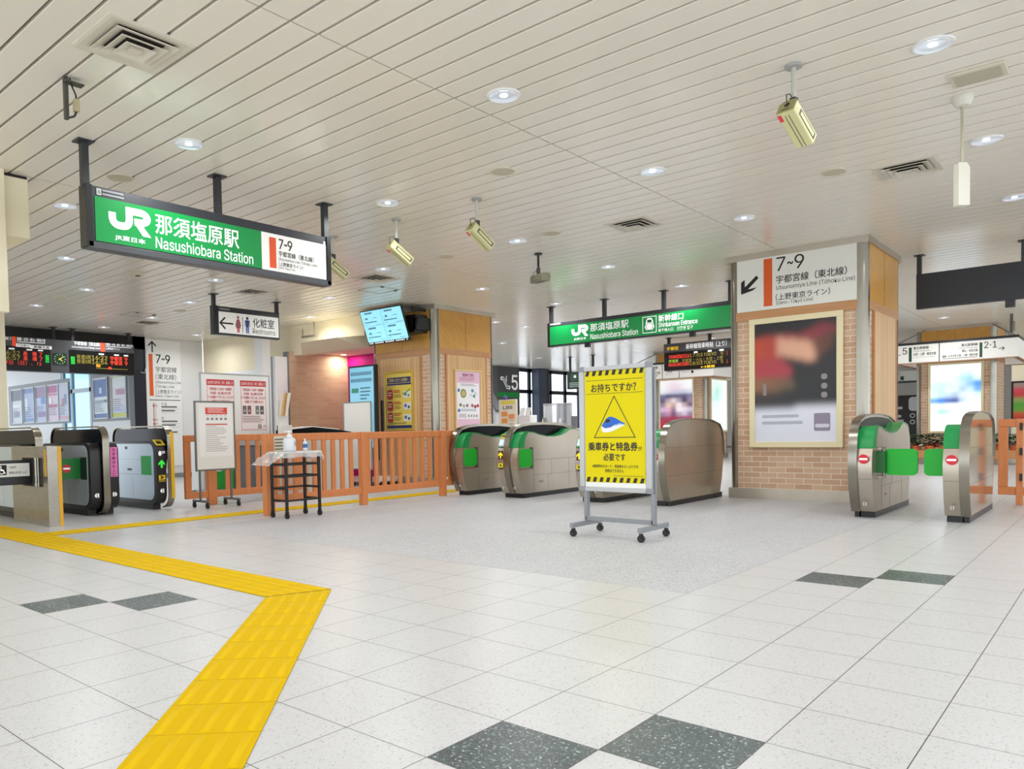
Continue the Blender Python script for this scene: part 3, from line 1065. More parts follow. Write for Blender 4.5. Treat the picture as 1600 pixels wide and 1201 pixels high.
# ------------------------------------------------------------------ wall and pillar signs
t = thing('direction_sign', 'white sign with black diagonal arrow and 7~9 on top of the brick pillar', 'sign', (8.85, 1.81, 2.665))
Fc = FX(8.862, 2.74)
b = MB()
b.fbox(Fc, 0.148, 1.717, 2.668, 3.425, -0.02, 0.004, M('#dedcd3', 0.4, emit=0.08))
b.build('face_panel', t, 0.002)
b = MB()
b.poly(Fc, [(0.207, 2.923), (0.375, 2.962), (0.43, 3.0), (0.305, 2.985), (0.455, 3.125), (0.425, 3.165), (0.262, 3.02), (0.258, 3.13), (0.207, 3.09)], TXT_K, 0.006)
b.build('arrow', t)
b = MB()
b.t79(Fc, 0.700, 1.067, 3.182, 3.371, TXT_K, 0.006)
b.text(Fc, '宇都宮線（東北線）', 0.699, 1.601, 3.008, 3.120, TXT_K, 0.006, 0.010)
b.text(Fc, 'Utsunomiya Line (Tōhoku Line)', 0.699, 1.697, 2.910, 2.985, TXT_K, 0.006)
b.text(Fc, '（上野東京ライン）', 0.690, 1.395, 2.778, 2.868, TXT_K, 0.006, 0.008)
b.text(Fc, '(Ueno-Tōkyō Line)', 0.698, 1.179, 2.708, 2.772, TXT_K, 0.006)
b.build('lettering', t)
b = MB()
b.quad(Fc, 0.526, 0.644, 2.715, 3.374, M('#e05a12', 0.5), 0.006)
b.build('line_colour_bar', t)

t = thing('platform_sign', 'tall white wall sign with up arrow and orange bar left of the railing', 'sign', (7.38, 16.49, 0.3))
Fc = FY(16.495, 0)
b = MB()
b.fbox(Fc, 6.917, 7.85, 0.295, 3.44, 0, 0.012, M('#f0efec', 0.4, emit=0.06))
b.build('face_panel', t)
b = MB()
thin_arrow(b, Fc, 7.108, 3.258, 0.26, 90, 0.034, TXT_K, 0.014)
b.t79(Fc, 7.194, 7.567, 2.870, 3.080, TXT_K, 0.014, 0.008)
b.text(Fc, '宇都宮線', 7.183, 7.736, 2.645, 2.780, TXT_K, 0.014)
b.text(Fc, '（東北線）', 7.177, 7.717, 2.460, 2.605, TXT_K, 0.014)
b.text(Fc, 'Utsunomiya Line', 7.171, 7.835, 2.343, 2.436, TXT_K, 0.014)
b.text(Fc, '(Tōhoku Line)', 7.167, 7.658, 2.245, 2.330, TXT_K, 0.014)
b.text(Fc, '（上野東京ライン）', 7.163, 7.843, 2.108, 2.214, TXT_K, 0.014)
b.text(Fc, '(Ueno-Tōkyō Line)', 7.159, 7.771, 2.012, 2.082, TXT_K, 0.014)
b.ribbon(Fc, [(6.989, 1.95), (7.814, 1.95)], 0.018, TXT_K, 0.014)
b.text(Fc, '7·8', 7.302, 7.442, 1.808, 1.883, TXT_K, 0.014)
b.text(Fc, '9', 7.290, 7.350, 1.457, 1.526, TXT_K, 0.014)
for v in (1.755, 1.66, 1.393, 1.30, 1.12):
    b.lines(Fc, 7.30, 7.72, v, v + 0.045, 1, M('#6a6764', 0.6), 0.014, 0.8, 0.3)
    b.quad(Fc, 7.30, 7.78, v - 0.03, v - 0.026, M('#6a6764', 0.6), 0.014)
b.build('lettering', t)
b = MB()
b.quad(Fc, 7.007, 7.109, 2.051, 3.086, M('#ee6317', 0.5), 0.014)
b.build('line_colour_bar', t)
b = MB()
MP = M('#b8432f', 0.5)
b.ribbon(Fc, [(7.10, 1.24), (7.10, 1.88)], 0.018, MP, 0.014)
for k in range(13):
    v = 1.26 + k * 0.05
    if k in (2, 4, 11):
        b.ring(Fc, 7.10, v, 0.018, 0.032, MP, 0.016)
    b.quad(Fc, 7.135, 7.16 + 0.04 * (k in (2, 4, 11)), v - 0.008, v + 0.008, MP, 0.014)
b.build('route_map', t)
# conduit beside it
b = MB()
b.tube([(6.76, 16.42, 2.62), (6.86, 16.42, 2.60), (6.90, 16.42, 2.75), (6.90, 16.42, 3.2)], 0.012, M('#a7a9ab', 0.4))
tag(b.build('cable'), 'thin grey cable looping at the left edge of the tall white wall sign', 'cable')

# ring-shaped sign bands round the far pillars
def ring_sign(x0, x1, y0, y1, label, draw, z0=2.55, z1=3.0):
    t = thing('pillar_sign', label, 'sign', ((x0 + x1) / 2, (y0 + y1) / 2, z0))
    b = MB()
    th = 0.09
    for a in ((x0, x0 + th, y0, y1), (x1 - th, x1, y0, y1), (x0 + th, x1 - th, y0, y0 + th), (x0 + th, x1 - th, y1 - th, y1)):
        b.box(*a, z0, z1, M('#e6e4de', 0.4, emit=0.25))
    b.build('sign_band', t, 0.003)
    b = MB()
    for a in ((x0 - 0.01, x0 + th, y0 - 0.01, y1 + 0.01), (x1 - th, x1 + 0.01, y0, y1), (x0, x1, y0 - 0.01, y0 + th), (x0, x1, y1 - th, y1 + 0.01)):
        b.box(*a, z1, z1 + 0.06, FRAME)
        b.box(*a, z0 - 0.02, z0, M('#b58f6c', 0.5))
    b.build('edge_rail', t)
    b = MB()
    xm, ym = (x0 + x1) / 2, (y0 + y1) / 2
    for x, y in ((x0 + 0.05, y0 + 0.05), (x0 + 0.05, y1 - 0.05), (x1 - 0.05, y0 + 0.05), (x1 - 0.05, y1 - 0.05)):
        b.tube([(x, y, z1 + 0.05), (x + (xm - x) * 0.42, y + (ym - y) * 0.42, HC - 0.06)], 0.012, M('#6f7072', 0.4))
    b.build('stay_rod', t)
    b = MB()
    draw(b, FX(x0 - 0.002, y1))
    b.build('lettering', t)
DG = M('#1d4a31', 0.5)
def draw_a(b, Fc):
    o = 0.07
    thin_arrow(b, Fc, 0.10, 2.766, 0.11, 180, 0.014, TXT_K)
    b.text(Fc, '5', 0.19, 0.29, 2.775, 2.944, TXT_K)
    b.quad(Fc, 0.328, 0.393, 2.579, 2.941, DG)
    b.text(Fc, '東北新幹線', 0.429, 0.766, 2.880, 2.955, TXT_K, 0.004, 0.01)
    b.text(Fc, 'Tōhoku Shinkansen', 0.429, 0.796, 2.826, 2.858, GREY)
    b.text(Fc, '大宮・上野・東京方面', 0.429, 0.922, 2.725, 2.796, TXT_K, 0.004, 0.01)
    b.text(Fc, 'for Ōmiya, Ueno & Tōkyō', 0.429, 0.90, 2.67, 2.70, GREY)
    b.quad(Fc, 0.983, 1.001, 2.55, 3.0, FRAME)
    b.text(Fc, '東北新幹線', 1.452, 1.787, 2.872, 2.942, TXT_K, 0.004, 0.01)
    b.text(Fc, 'Tōhoku Shinkansen', 1.40, 1.787, 2.82, 2.85, GREY)
    b.text(Fc, '郡山・仙台方面', 1.472, 1.788, 2.735, 2.796, TXT_K, 0.004, 0.01)
    b.text(Fc, '福島・なすの号 大宮・上野・東京方面', 1.058, 1.788, 2.632, 2.690, TXT_K, 0.004, 0.01)
    b.lines(Fc, 1.06, 1.78, 2.585, 2.61, 1, GREY, 0.004, 0.6, 0)
    b.quad(Fc, 1.826, 1.881, 2.585, 2.939, DG)
    b.text(Fc, '2·1', 1.919, 2.169, 2.795, 2.950, TXT_K)
    thin_arrow(b, Fc, 2.26, 2.765, 0.11, 0, 0.014, TXT_K)
def draw_b(b, Fc):
    b.text(Fc, '東北新幹線', 0.62, 0.95, 2.87, 2.955, TXT_K, 0.004, 0.01)
    b.text(Fc, '大宮・上野・東京方面', 0.32, 1.03, 2.695, 2.78, TXT_K, 0.004, 0.008)
    b.lines(Fc, 0.35, 0.95, 2.63, 2.665, 1, GREY, 0.004, 0.7, 0)
    for u in (1.10, 1.66):
        b.quad(Fc, u, u + 0.018, 2.55, 3.0, FRAME)
    b.text(Fc, '化粧室', 1.24, 1.44, 2.73, 2.80, TXT_K, 0.004, 0.008)
    b.text(Fc, 'Restrooms', 1.22, 1.46, 2.66, 2.69, GREY)
    b.text(Fc, 'コインロッカー', 1.74, 2.03, 2.70, 2.755, TXT_K)
    b.quad(Fc, 2.06, 2.13, 2.67, 2.75, TXT_K)
ring_sign(20.2, 23.4, 0.37, 2.95, 'white sign band with 5 and 2·1 round the far right brick pillar', draw_a)
ring_sign(20.2, 23.3, 7.75, 10.5, 'white sign band round the far middle pillar behind the small departure board', draw_b)
# text on the "5" wall
t = thing('wall_sign', 'white 5 and escalator symbol on the dark grey far wall', 'sign', (21.5, 16.5, 2.6))
Fc = FY(16.495, 0)
b = MB()
b.text(Fc, '5', 21.73, 22.12, 2.60, 3.17, TXT_W, 0.006, 0.01)
b.build('numeral', t)
b = MB()
P_ = [(21.07, 3.02), (21.20, 3.02), (21.44, 2.68), (21.60, 2.68)]
b.ribbon(Fc, P_, 0.115, TXT_W, 0.006)
b.disc(Fc, 21.10, 3.02, 0.075, TXT_W, 0.0065)
b.disc(Fc, 21.57, 2.68, 0.075, TXT_W, 0.0065)
b.ribbon(Fc, [(21.10, 3.02), (21.20, 3.02), (21.44, 2.68), (21.57, 2.68)], 0.05, M('#5d5f62', 0.5), 0.009)
b.disc(Fc, 21.40, 3.10, 0.03, TXT_W, 0.006)
b.ribbon(Fc, [(21.39, 3.06), (21.39, 2.90)], 0.05, TXT_W, 0.006)
b.build('escalator_symbol', t)
t = thing('exit_guide_sign', 'small dark green hanging sign in front of the far windows', 'sign', (20.0, 12.4, 2.4))
Fc = FX(20.0, 12.8)
b = MB()
b.box(20.003, 20.1, 11.7, 12.8, 2.38, 2.95, M('#16271d', 0.4))
b.build('case', t)
b = MB()
b.quad(Fc, 0.15, 0.5, 2.62, 2.9, M('#2f5540', 0.5))
b.disc(Fc, 0.32, 2.8, 0.05, TXT_W, 0.006)
b.lines(Fc, 0.1, 0.75, 2.42, 2.6, 3, M('#a9bdb0', 0.5), 0.005, 0.55, 0.3)
b.build('lettering', t)
for q in ((20.05, 12.7, 2.9, HC, 0.03), (20.05, 11.8, 2.9, HC, 0.03)):
    b = MB()
    hang_post(b, *q)
    b.build('hanger_post', t)
# ------------------------------------------------------------------ wooden railings
def railing(label, a, c, posts, slats, ends=(True, True), ztop=1.06, zbot=0.16, loc=None, half=None):
    """railing between points a and c; posts/slats are distances along it"""
    a, c = Vector((*a, 0)), Vector((*c, 0))
    L = (c - a).length
    d = (c - a).normalized()
    mid = (a + c) / 2
    t = thing('wooden_railing', label, 'railing', tuple(mid))
    Fc = F(a, d)
    h = 0.026
    b = MB()
    b.fbox(Fc, 0, L, ztop - 0.10, ztop, -h, h, WOOD_RAIL)
    b.build('top_rail', t, 0.008)
    b = MB()
    b.fbox(Fc, 0, L, zbot, zbot + 0.10, -h, h, WOOD_RAIL)
    b.build('bottom_rail', t, 0.008)
    for k, e in enumerate(ends):
        if e:
            b = MB()
            u = 0 if k == 0 else L - 0.10
            b.fbox(Fc, u, u + 0.10, zbot + 0.10, ztop - 0.10, -h, h, WOOD_RAIL)
            b.build('end_stile', t, 0.006)
    for u, wd in posts:
        b = MB()
        b.fbox(Fc, u - wd / 2, u + wd / 2, 0, ztop + 0.002, -h - 0.02, h + 0.02, WOOD_RAIL)
        b.build('post', t, 0.006)
    for u in slats:
        b = MB()
        b.fbox(Fc, u - 0.034, u + 0.034, zbot + 0.09, ztop - 0.09, -h * 0.7, h * 0.7, WOOD_RAIL)
        b.build('slat', t, 0.004)
    return t
Y1 = 6.69
sl = [0.16 + 0.163 * k for k in range(23)]
sl = [u for u in sl if abs(u - 1.67) > 0.10 and abs(u - 3.38) > 0.10 and u < 3.66]
railing('longer orange wooden railing behind the sanitizer cart, ending at the green gates', (3.58, Y1), (7.36, Y1), [(0.06, 0.13), (1.69, 0.10), (3.40, 0.10)], sl, (False, True))
railing('shorter orange wooden railing behind the white notice board on casters', (3.63, 8.8), (5.75, 8.8), [(0.44, 0.14)], [0.72 + 0.185 * k for k in range(7)], (True, True), 1.06, 0.11)
railing('orange wooden railing at the right edge beside the rightmost gate', (9.64, -0.42), (9.64, -2.4), [(0.22, 0.07)], [0.5 + 0.17 * k for k in range(8)], (True, True), 1.07, 0.12)
b = MB()
for z in (0.30, 0.62, 0.93):
    b.box(9.578, 9.594, -0.672, -0.64, z, z + 0.09, BLACK)
tag(b.build('hinge'), 'black hinges on the rightmost orange railing beside its post', 'hinge')

# ------------------------------------------------------------------ casters
def caster(bm, x, y, z=0.0, r=0.034, mt=None):
    mt = mt or M('#1b1b1c', 0.4)
    bm.cyl((x - 0.014, y, z + r), (x + 0.014, y, z + r), r, mt, n=16)
    bm.cyl((x - 0.019, y, z + r), (x + 0.019, y, z + r), r * 0.4, M('#3a3a3c', 0.4), n=10)
    bm.box(x - 0.021, x + 0.021, y - 0.012, y + 0.012, z + r, z + r * 2 + 0.012, mt)

# ------------------------------------------------------------------ yellow poster stand
t = thing('poster_stand', 'wheeled aluminium stand holding the yellow striped ticket notice poster', 'stand', (4.42, 2.06, 0))
Fc = FX(4.42, 2.46)
b = MB()
for (u0, u1, v0, v1) in ((0.012, 0.070, 0.43, 1.66), (0.738, 0.80, 0.43, 1.66), (0.07, 0.738, 1.615, 1.66), (0.07, 0.738, 0.43, 0.475)):
    b.fbox(Fc, u0, u1, v0, v1, -0.012, 0.022, ALU)
b.build('poster_frame', t, 0.005)
for u in (0.012, 0.745):
    for v in (0.43, 1.615):
        b = MB()
        b.fbox(Fc, u - 0.003, u + 0.06, v - 0.003, v + 0.05, -0.015, 0.025, ALUP)
        b.build('corner_piece', t, 0.004)
b = MB()
b.fbox(Fc, 0.06, 0.745, 0.46, 1.63, -0.01, 0.006, M('#f2f1ee', 0.4))
b.build('backing_board', t)
p = MB()
YP = M('#e4d200', 0.45, spec=0.2)
p.fbox(Fc, 0.076, 0.730, 0.522, 1.615, 0.006, 0.009, YP)
p = p.build('poster', t)
p['org'] = t['org']
b = MB()
KB = M('#201a17', 0.5)
for v0 in (1.567, 0.525):
    for k in range(9):
        u = 0.083 + k * 0.0735
        pts = [(u, v0), (u + 0.036, v0), (u + 0.050, v0 + 0.047), (u + 0.014, v0 + 0.047)]
        b.poly(Fc, [(min(max(a, 0.077), 0.729), c) for a, c in pts], KB, 0.0105)
for v in (1.520, 1.390):
    b.ribbon(Fc, [(0.095, v), (0.708, v)], 0.004, KB, 0.0105)
b.ribbon(Fc, [(0.403, 1.362), (0.625, 0.962), (0.180, 0.962), (0.403, 1.362)], 0.008, KB, 0.0105)
b.build('hazard_stripes', p)
b = MB()
b.text(Fc, 'お持ちですか？', 0.150, 0.640, 1.405, 1.487, KB, 0.0105, 0.018)
b.text(Fc, '乗車券と特急券', 0.112, 0.649, 0.833, 0.915, KB, 0.0105, 0.030)
b.text(Fc, 'が', 0.656, 0.694, 0.835, 0.875, KB, 0.0105, 0.012)
b.text(Fc, '必要です', 0.280, 0.519, 0.736, 0.806, KB, 0.0105, 0.020)
b.text(Fc, '※乗車券をICカード、特急券をきっぷとする', 0.152, 0.654, 0.666, 0.698, KB, 0.0105, 0.010)
b.text(Fc, '併用はできません', 0.296, 0.501, 0.621, 0.655, KB, 0.0105, 0.010)
b.lines(Fc, 0.389, 0.722, 0.580, 0.594, 2, M('#7a7010', 0.5), 0.0105, 0.35, 0.05)
b.build('poster_lettering', p)
b = MB()
TB, TW = M('#1d63c8', 0.4), M('#eef0f2', 0.4)
b.poly(Fc, [(0.262, 1.075), (0.280, 1.10), (0.315, 1.145), (0.345, 1.163), (0.375, 1.163), (0.415, 1.150), (0.46, 1.125), (0.53, 1.088), (0.50, 1.085), (0.45, 1.09), (0.41, 1.085), (0.36, 1.06), (0.30, 1.052)], TB, 0.0108)
b.poly(Fc, [(0.262, 1.073), (0.30, 1.05), (0.36, 1.058), (0.41, 1.083), (0.45, 1.088), (0.50, 1.083), (0.53, 1.086), (0.46, 1.055), (0.40, 1.028), (0.34, 1.012), (0.285, 1.012), (0.262, 1.03)], TW, 0.0108)
b.poly(Fc, [(0.300, 1.112), (0.316, 1.138), (0.350, 1.138), (0.362, 1.118), (0.33, 1.105)], KB, 0.0114)
b.poly(Fc, [(0.395, 1.072), (0.46, 1.10), (0.52, 1.085), (0.45, 1.082)], M('#9fc3ea', 0.4), 0.0112)
b.build('train_picture', p)
for y in (2.39, 1.66):
    b = MB()
    b.box(4.405, 4.437, y - 0.017, y + 0.017, 0.14, 0.43, ALUP)
    b.box(4.44, 4.465, y - 0.017, y + 0.017, 0.12, 1.6, ALUP)
    b.build('upright', t, 0.003)
    b = MB()
    b.box(4.14, 4.71, y - 0.017, y + 0.017, 0.088, 0.135, ALUP)
    b.build('foot', t, 0.004)
    for x in (4.18, 4.68):
        b = MB()
        caster(b, x, y)
        b.build('caster', t)
b = MB()
b.box(4.405, 4.437, 1.66, 2.39, 0.135, 0.18, ALUP)
b.build('crossbar', t, 0.003)

# ------------------------------------------------------------------ white notice board on casters
t = thing('notice_board', 'portrait white notice board on casters in front of the shorter railing', 'notice board', (3.93, 8.42, 0))
Fc = FY(8.40, 0)
FRB = M('#77756f', 0.4, 0.4)
b = MB()
frame_rects(b, Fc, 3.59, 4.25, 0.535, 1.555, 0.024, -0.02, 0.008, FRB)
b.build('board_frame', t, 0.003)
b = MB()
b.fbox(Fc, 3.61, 4.23, 0.555, 1.535, -0.012, 0.002, M('#e9e7e0', 0.4))
b.build('board', t)
p = MB()
p.fbox(Fc, 3.66, 4.205, 0.74, 1.52, 0.002, 0.004, M('#f3f2ef', 0.5))
p = p.build('paper_notice', t)
p['org'] = t['org']
b = MB()
b.quad(Fc, 3.765, 4.12, 1.36, 1.46, M('#e2493a', 0.5), 0.006)
b.quad(Fc, 3.765, 4.12, 1.205, 1.222, M('#cf4a3f', 0.5), 0.006)
b.lines(Fc, 3.80, 4.09, 1.37, 1.45, 4, M('#f6d7d2', 0.5), 0.0075, 0.4, 0.2)
for k in range(5):
    b.quad(Fc, 3.78 + k * 0.073, 3.82 + k * 0.073, 1.275, 1.31, M('#8d8f90', 0.5), 0.006)
    b.quad(Fc, 3.78 + k * 0.073, 3.815 + k * 0.073, 1.335, 1.341, M('#8d8f90', 0.5), 0.006)
b.lines(Fc, 3.76, 4.13, 0.80, 1.19, 14, M('#b4b0ab', 0.6), 0.006, 0.3, 0.6)
b.build('notice_print', p)
for x in (3.66, 4.17):
    b = MB()
    b.box(x - 0.012, x + 0.012, 8.405, 8.43, 0.10, 0.55, FRB)
    b.build('upright', t)
    b = MB()
    b.box(x - 0.014, x + 0.014, 8.2, 8.62, 0.085, 0.115, FRB)
    b.build('foot', t)
    for y in (8.23, 8.59):
        b = MB()
        caster(b, x, y, 0, 0.036)
        b.build('caster', t)

# big two-poster whiteboard behind
t = thing('whiteboard', 'large whiteboard with two red-headed posters behind the shorter railing', 'whiteboard', (5.3, 10.0, 0))
Fc = FY(9.97, 0)
b = MB()
frame_rects(b, Fc, 4.60, 5.98, 0.98, 2.11, 0.022, -0.03, 0.008, M('#a9aaa8', 0.4, 0.3))
b.build('board_frame', t, 0.003)
b = MB()
b.fbox(Fc, 4.62, 5.96, 1.0, 2.09, -0.02, 0.002, M('#e3e2de', 0.35))
b.build('board', t)
for u0 in (4.72, 5.37):
    p = MB()
    p.fbox(Fc, u0, u0 + 0.53, 1.13, 2.0, 0.002, 0.004, M('#eddfdc', 0.5))
    p = p.build('poster', t)
    p['org'] = t['org']
    RDX = M('#c23a3c', 0.5)
    b = MB()
    b.quad(Fc, u0, u0 + 0.53, 1.90, 2.0, RDX, 0.006)
    b.ribbon(Fc, [(u0 + 0.012, 1.14), (u0 + 0.518, 1.14), (u0 + 0.518, 1.99), (u0 + 0.012, 1.99), (u0 + 0.012, 1.14)], 0.006, RDX, 0.0062)
    for v, s_, x0_, x1_ in ((1.815, '宇都宮線（小金井〜黒磯間）', 0.05, 0.48), (1.745, '日光線・烏山線の全列車', 0.07, 0.46), (1.675, 'ドアの開閉が「ボタン式」になります', 0.02, 0.51), (1.605, '※自動でドアは開きません', 0.08, 0.47)):
        b.text(Fc, s_, u0 + x0_, u0 + x1_, v, v + 0.05, RDX, 0.006, 0.01)
    b.text(Fc, '2022年12月1日（木）始発より', u0 + 0.02, u0 + 0.51, 1.92, 1.975, M('#f4e5e2', 0.5), 0.0075, 0.01)
    for k, (cc) in enumerate(('#6a6a6c', '#8a5a52', '#77787a', '#55565a')):
        uu = u0 + 0.04 + k * 0.095 + (0.07 if k > 1 else 0)
        b.quad(Fc, uu, uu + 0.075, 1.41, 1.56, M(cc, 0.5), 0.006)
        b.disc(Fc, uu + 0.037, 1.47, 0.016, M('#d8c9c4', 0.5), 0.0075)
    b.lines(Fc, u0 + 0.03, u0 + 0.5, 1.25, 1.38, 4, M('#8b6c69', 0.6), 0.006, 0.35, 0.3)
    for k in (0, 1):
        b.quad(Fc, u0 + 0.35 + k * 0.04, u0 + 0.37 + k * 0.04, 1.155, 1.22, KB, 0.006)
        b.disc(Fc, u0 + 0.36 + k * 0.04, 1.232, 0.009, KB, 0.006, n=10)
    b.lines(Fc, u0 + 0.45, u0 + 0.51, 1.165, 1.215, 2, M('#8b6c69', 0.6), 0.006, 0.35, 0.1)
    b.build('poster_print', p)
for x in (4.66, 5.86):
    b = MB()
    b.box(x - 0.015, x + 0.015, 9.985, 10.015, 0.08, 1.0, M('#a9aaa8', 0.4, 0.3))
    b.build('upright', t)
    b = MB()
    b.box(x - 0.015, x + 0.015, 9.75, 10.25, 0.075, 0.11, M('#a9aaa8', 0.4, 0.3))
    caster(b, x, 9.78)
    caster(b, x, 10.22)
    b.build('foot', t)

# leaflet rack right of the whiteboard
t = thing('leaflet_rack', 'white leaflet rack between the large whiteboard and the white pilaster', 'rack', (5.62, 9.15, 0))
b = MB()
b.box(5.52, 5.74, 9.1, 9.13, 0.95, 1.62, M('#dcdad4', 0.4))
b.box(5.52, 5.74, 9.0, 9.13, 0.95, 1.2, M('#e4e2dd', 0.4))
b.box(5.60, 5.66, 9.1, 9.14, 0.02, 0.96, GREY)
b.box(5.48, 5.78, 8.98, 9.3, 0.0, 0.03, GREY)
b.build('rack_body', t, 0.003)
b = MB()
Fc = FY(9.09, 0)
for k, (dx, cc) in enumerate(((0.0, '#e4ddcc'), (0.045, '#d9b57a'), (0.085, '#b98a55'), (0.12, '#e8e3d6'))):
    b.prism(Fc, [(5.53 + dx, 1.36), (5.58 + dx, 1.36), (5.66 + dx, 1.72 + 0.01 * k), (5.60 + dx, 1.75)], 0.006 * k, 0.006 * k + 0.005, M(cc, 0.5))
b.build('leaflets', t)

# recycling machine and grey cabinet behind the shorter railing
t = thing('recycling_bin', 'white and green bin with blue pictures, seen through the shorter railing', 'bin', (5.25, 10.75, 0))
b = MB()
b.box(4.95, 5.60, 10.6, 10.95, 0.06, 0.95, M('#e3e6e6', 0.4))
b.build('body', t, 0.02)
Fc = FY(10.597, 0)
b = MB()
b.quad(Fc, 5.05, 5.60, 0.08, 0.40, M('#27a23a', 0.4), 0.002)
b.quad(Fc, 5.34, 5.60, 0.40, 0.80, M('#39a852', 0.4), 0.002)
b.quad(Fc, 5.08, 5.30, 0.62, 0.80, M('#2d57b5', 0.4), 0.002)
b.disc(Fc, 5.19, 0.70, 0.06, M('#e8ecef', 0.4), 0.004)
b.build('front_picture', t)
b = MB()
b.box(4.93, 5.62, 10.58, 10.97, 0, 0.06, BLACK)
b.build('base', t)
b = MB()
b.box(5.68, 6.3, 10.55, 10.95, 0.0, 0.85, M('#77797c', 0.45))
b.box(5.66, 6.32, 10.53, 10.97, 0.85, 0.95, M('#b9bab8', 0.4))
tag(b.build('cabinet', bevel=0.004), 'low grey cabinet right of the green bin, behind the railing', 'cabinet')

# dark gate unit with white rim seen above the long railing
t = thing('fare_machine', 'low machine with black sloped top rising just above the long railing', 'machine', (6.6, 9.45, 0))
Fc = FY(9.3, 0)
b = MB()
b.prism(Fc, [(5.85, 0.0), (7.3, 0.0), (7.3, 1.0), (7.0, 1.06), (6.4, 1.14), (5.85, 1.06)], -0.3, 0.0, M('#c9c5bd', 0.35, 0.4))
b.build('body', t, 0.01)
b = MB()
b.prism(Fc, [(5.83, 1.02), (7.3, 0.99), (7.3, 1.07), (7.0, 1.11), (6.4, 1.165), (5.84, 1.12)], -0.31, 0.01, BLACKG)
b.strip(Fc, [(5.83, 1.12), (6.4, 1.168), (7.0, 1.112)], 0.012, -0.32, 0.02, M('#eceae6', 0.3))
b.build('top_panel', t, 0.004)

# ------------------------------------------------------------------ sanitizer cart
t = thing('serving_cart', 'slim black wheeled cart covered with clear plastic, in front of the railing', 'cart', (3.78, 6.3, 0))
CX0, CX1, CY0, CY1 = 3.52, 4.03, 6.14, 6.44
KF = M('#191716', 0.4)
b = MB()
for x in (CX0, CX1):
    for y in (CY0, CY1):
        b.box(x - 0.016, x + 0.016, y - 0.016, y + 0.016, 0.07, 0.81, KF)
b.build('frame_post', t, 0.003)
b = MB()
for k, z in enumerate((0.22, 0.37, 0.52, 0.67)):
    for y in (CY0, CY1):
        if (k + (y == CY1)) % 2 == 0 or k > 1:
            b.box(CX0, CX1, y - 0.01, y + 0.01, z - 0.012, z + 0.012, KF)
    for x in (CX0, CX1):
        b.box(x - 0.01, x + 0.01, CY0, CY1, z - 0.014, z + 0.014, KF)
b.build('rail', t, 0.002)
b = MB()
b.box(CX0 - 0.03, CX1 + 0.03, CY0 - 0.03, CY1 + 0.03, 0.81, 0.83, M('#d9d8d4', 0.35))
b.build('tray', t, 0.004)
for x in (CX0, CX1):
    for y in (CY0, CY1):
        b = MB()
        caster(b, x, y, 0, 0.036, BLACK)
        b.build('caster', t)
b = MB()
PL = M('#eef0f1', 0.16, alpha=0.42)
random.seed(4)
nx, ny = 22, 14
X0_, X1_, Y0_, Y1_ = 3.24, 4.14, 6.06, 6.5
vs, fs = [], []
for j in range(ny + 1):
    for i in range(nx + 1):
        x = X0_ + (X1_ - X0_) * i / nx
        y = Y0_ + (Y1_ - Y0_) * j / ny
        ex = max(0, CX0 - 0.035 - x, x - CX1 - 0.035)
        ey = max(0, CY0 - 0.035 - y, y - CY1 - 0.035)
        e = max(ex, ey)
        z = 0.834
        if e > 0:
            z -= min(0.16, e * (0.62 if ex >= ey and x < CX0 else 1.5)) + 0.02 * random.random()
            z = max(z, 0.66)
            if not (ex >= ey and x < CX0):
                x = min(max(x, CX0 - 0.3), CX1 + 0.045)
                y = min(max(y, CY0 - 0.05), CY1 + 0.05)
            x += random.uniform(-0.014, 0.014)
            y += random.uniform(-0.014, 0.014)
        vs.append((x, y, z + random.uniform(0, 0.002)))
for j in range(ny):
    for i in range(nx):
        a = j * (nx + 1) + i
        fs.append((a, a + 1, a + nx + 2, a + nx + 1))
b.add(vs, fs, PL)
tag(b.build('plastic_sheet', smooth=60), 'crumpled clear plastic sheet draped over the black cart', 'plastic sheet')
t = thing('sanitizer_bottle', 'white pump bottle standing on the plastic covered cart', 'bottle', (3.70, 6.3, 0.838))
b = MB()
b.lathe((3.70, 6.3, 0.838), [(0, 0), (0.075, 0.0), (0.08, 0.01), (0.08, 0.13), (0.072, 0.155), (0.03, 0.17), (0.028, 0.18)], M('#e3e5ea', 0.35))
b.build('bottle', t)
b = MB()
b.lathe((3.70, 6.3, 1.016), [(0.033, 0), (0.033, 0.03), (0.012, 0.034), (0.012, 0.055), (0.03, 0.06), (0.03, 0.075), (0, 0.078)], M('#f0f1f2', 0.35), 16)
b.box(3.62, 3.71, 6.29, 6.31, 1.078, 1.092, M('#f0f1f2', 0.35))
b.build('pump', t)
b = MB()
Fc = FY(6.218, 0)
b.text(Fc, '消毒', 3.71, 3.74, 0.90, 0.96, M('#5b6470', 0.5), 0.0)
b.build('label_print', t)
# cream notice leaning behind the bottle and a small blue bottle
b = MB()
Fc = FY(6.664, 0)
b.fbox(Fc, 3.715, 4.02, 0.74, 1.03, 0, 0.006, M('#d9cdb4', 0.5))
b.lines(Fc, 3.73, 3.98, 0.78, 0.99, 5, M('#4a443c', 0.6), 0.008, 0.3, 0.5)
tag(b.build('paper_notice'), 'cream paper notice behind the pump bottle, on the railing', 'notice')
b = MB()
b.lathe((3.99, 6.36, 0.838), [(0, 0), (0.03, 0), (0.03, 0.10), (0.012, 0.12), (0.012, 0.15), (0, 0.15)], M('#dfe6ec', 0.3), 14)
b.lathe((3.99, 6.36, 0.87), [(0.0305, 0), (0.0305, 0.05)], M('#2f6fa8', 0.4), 14)
tag(b.build('spray_bottle'), 'small bottle with a blue label right of the white pump bottle', 'bottle')
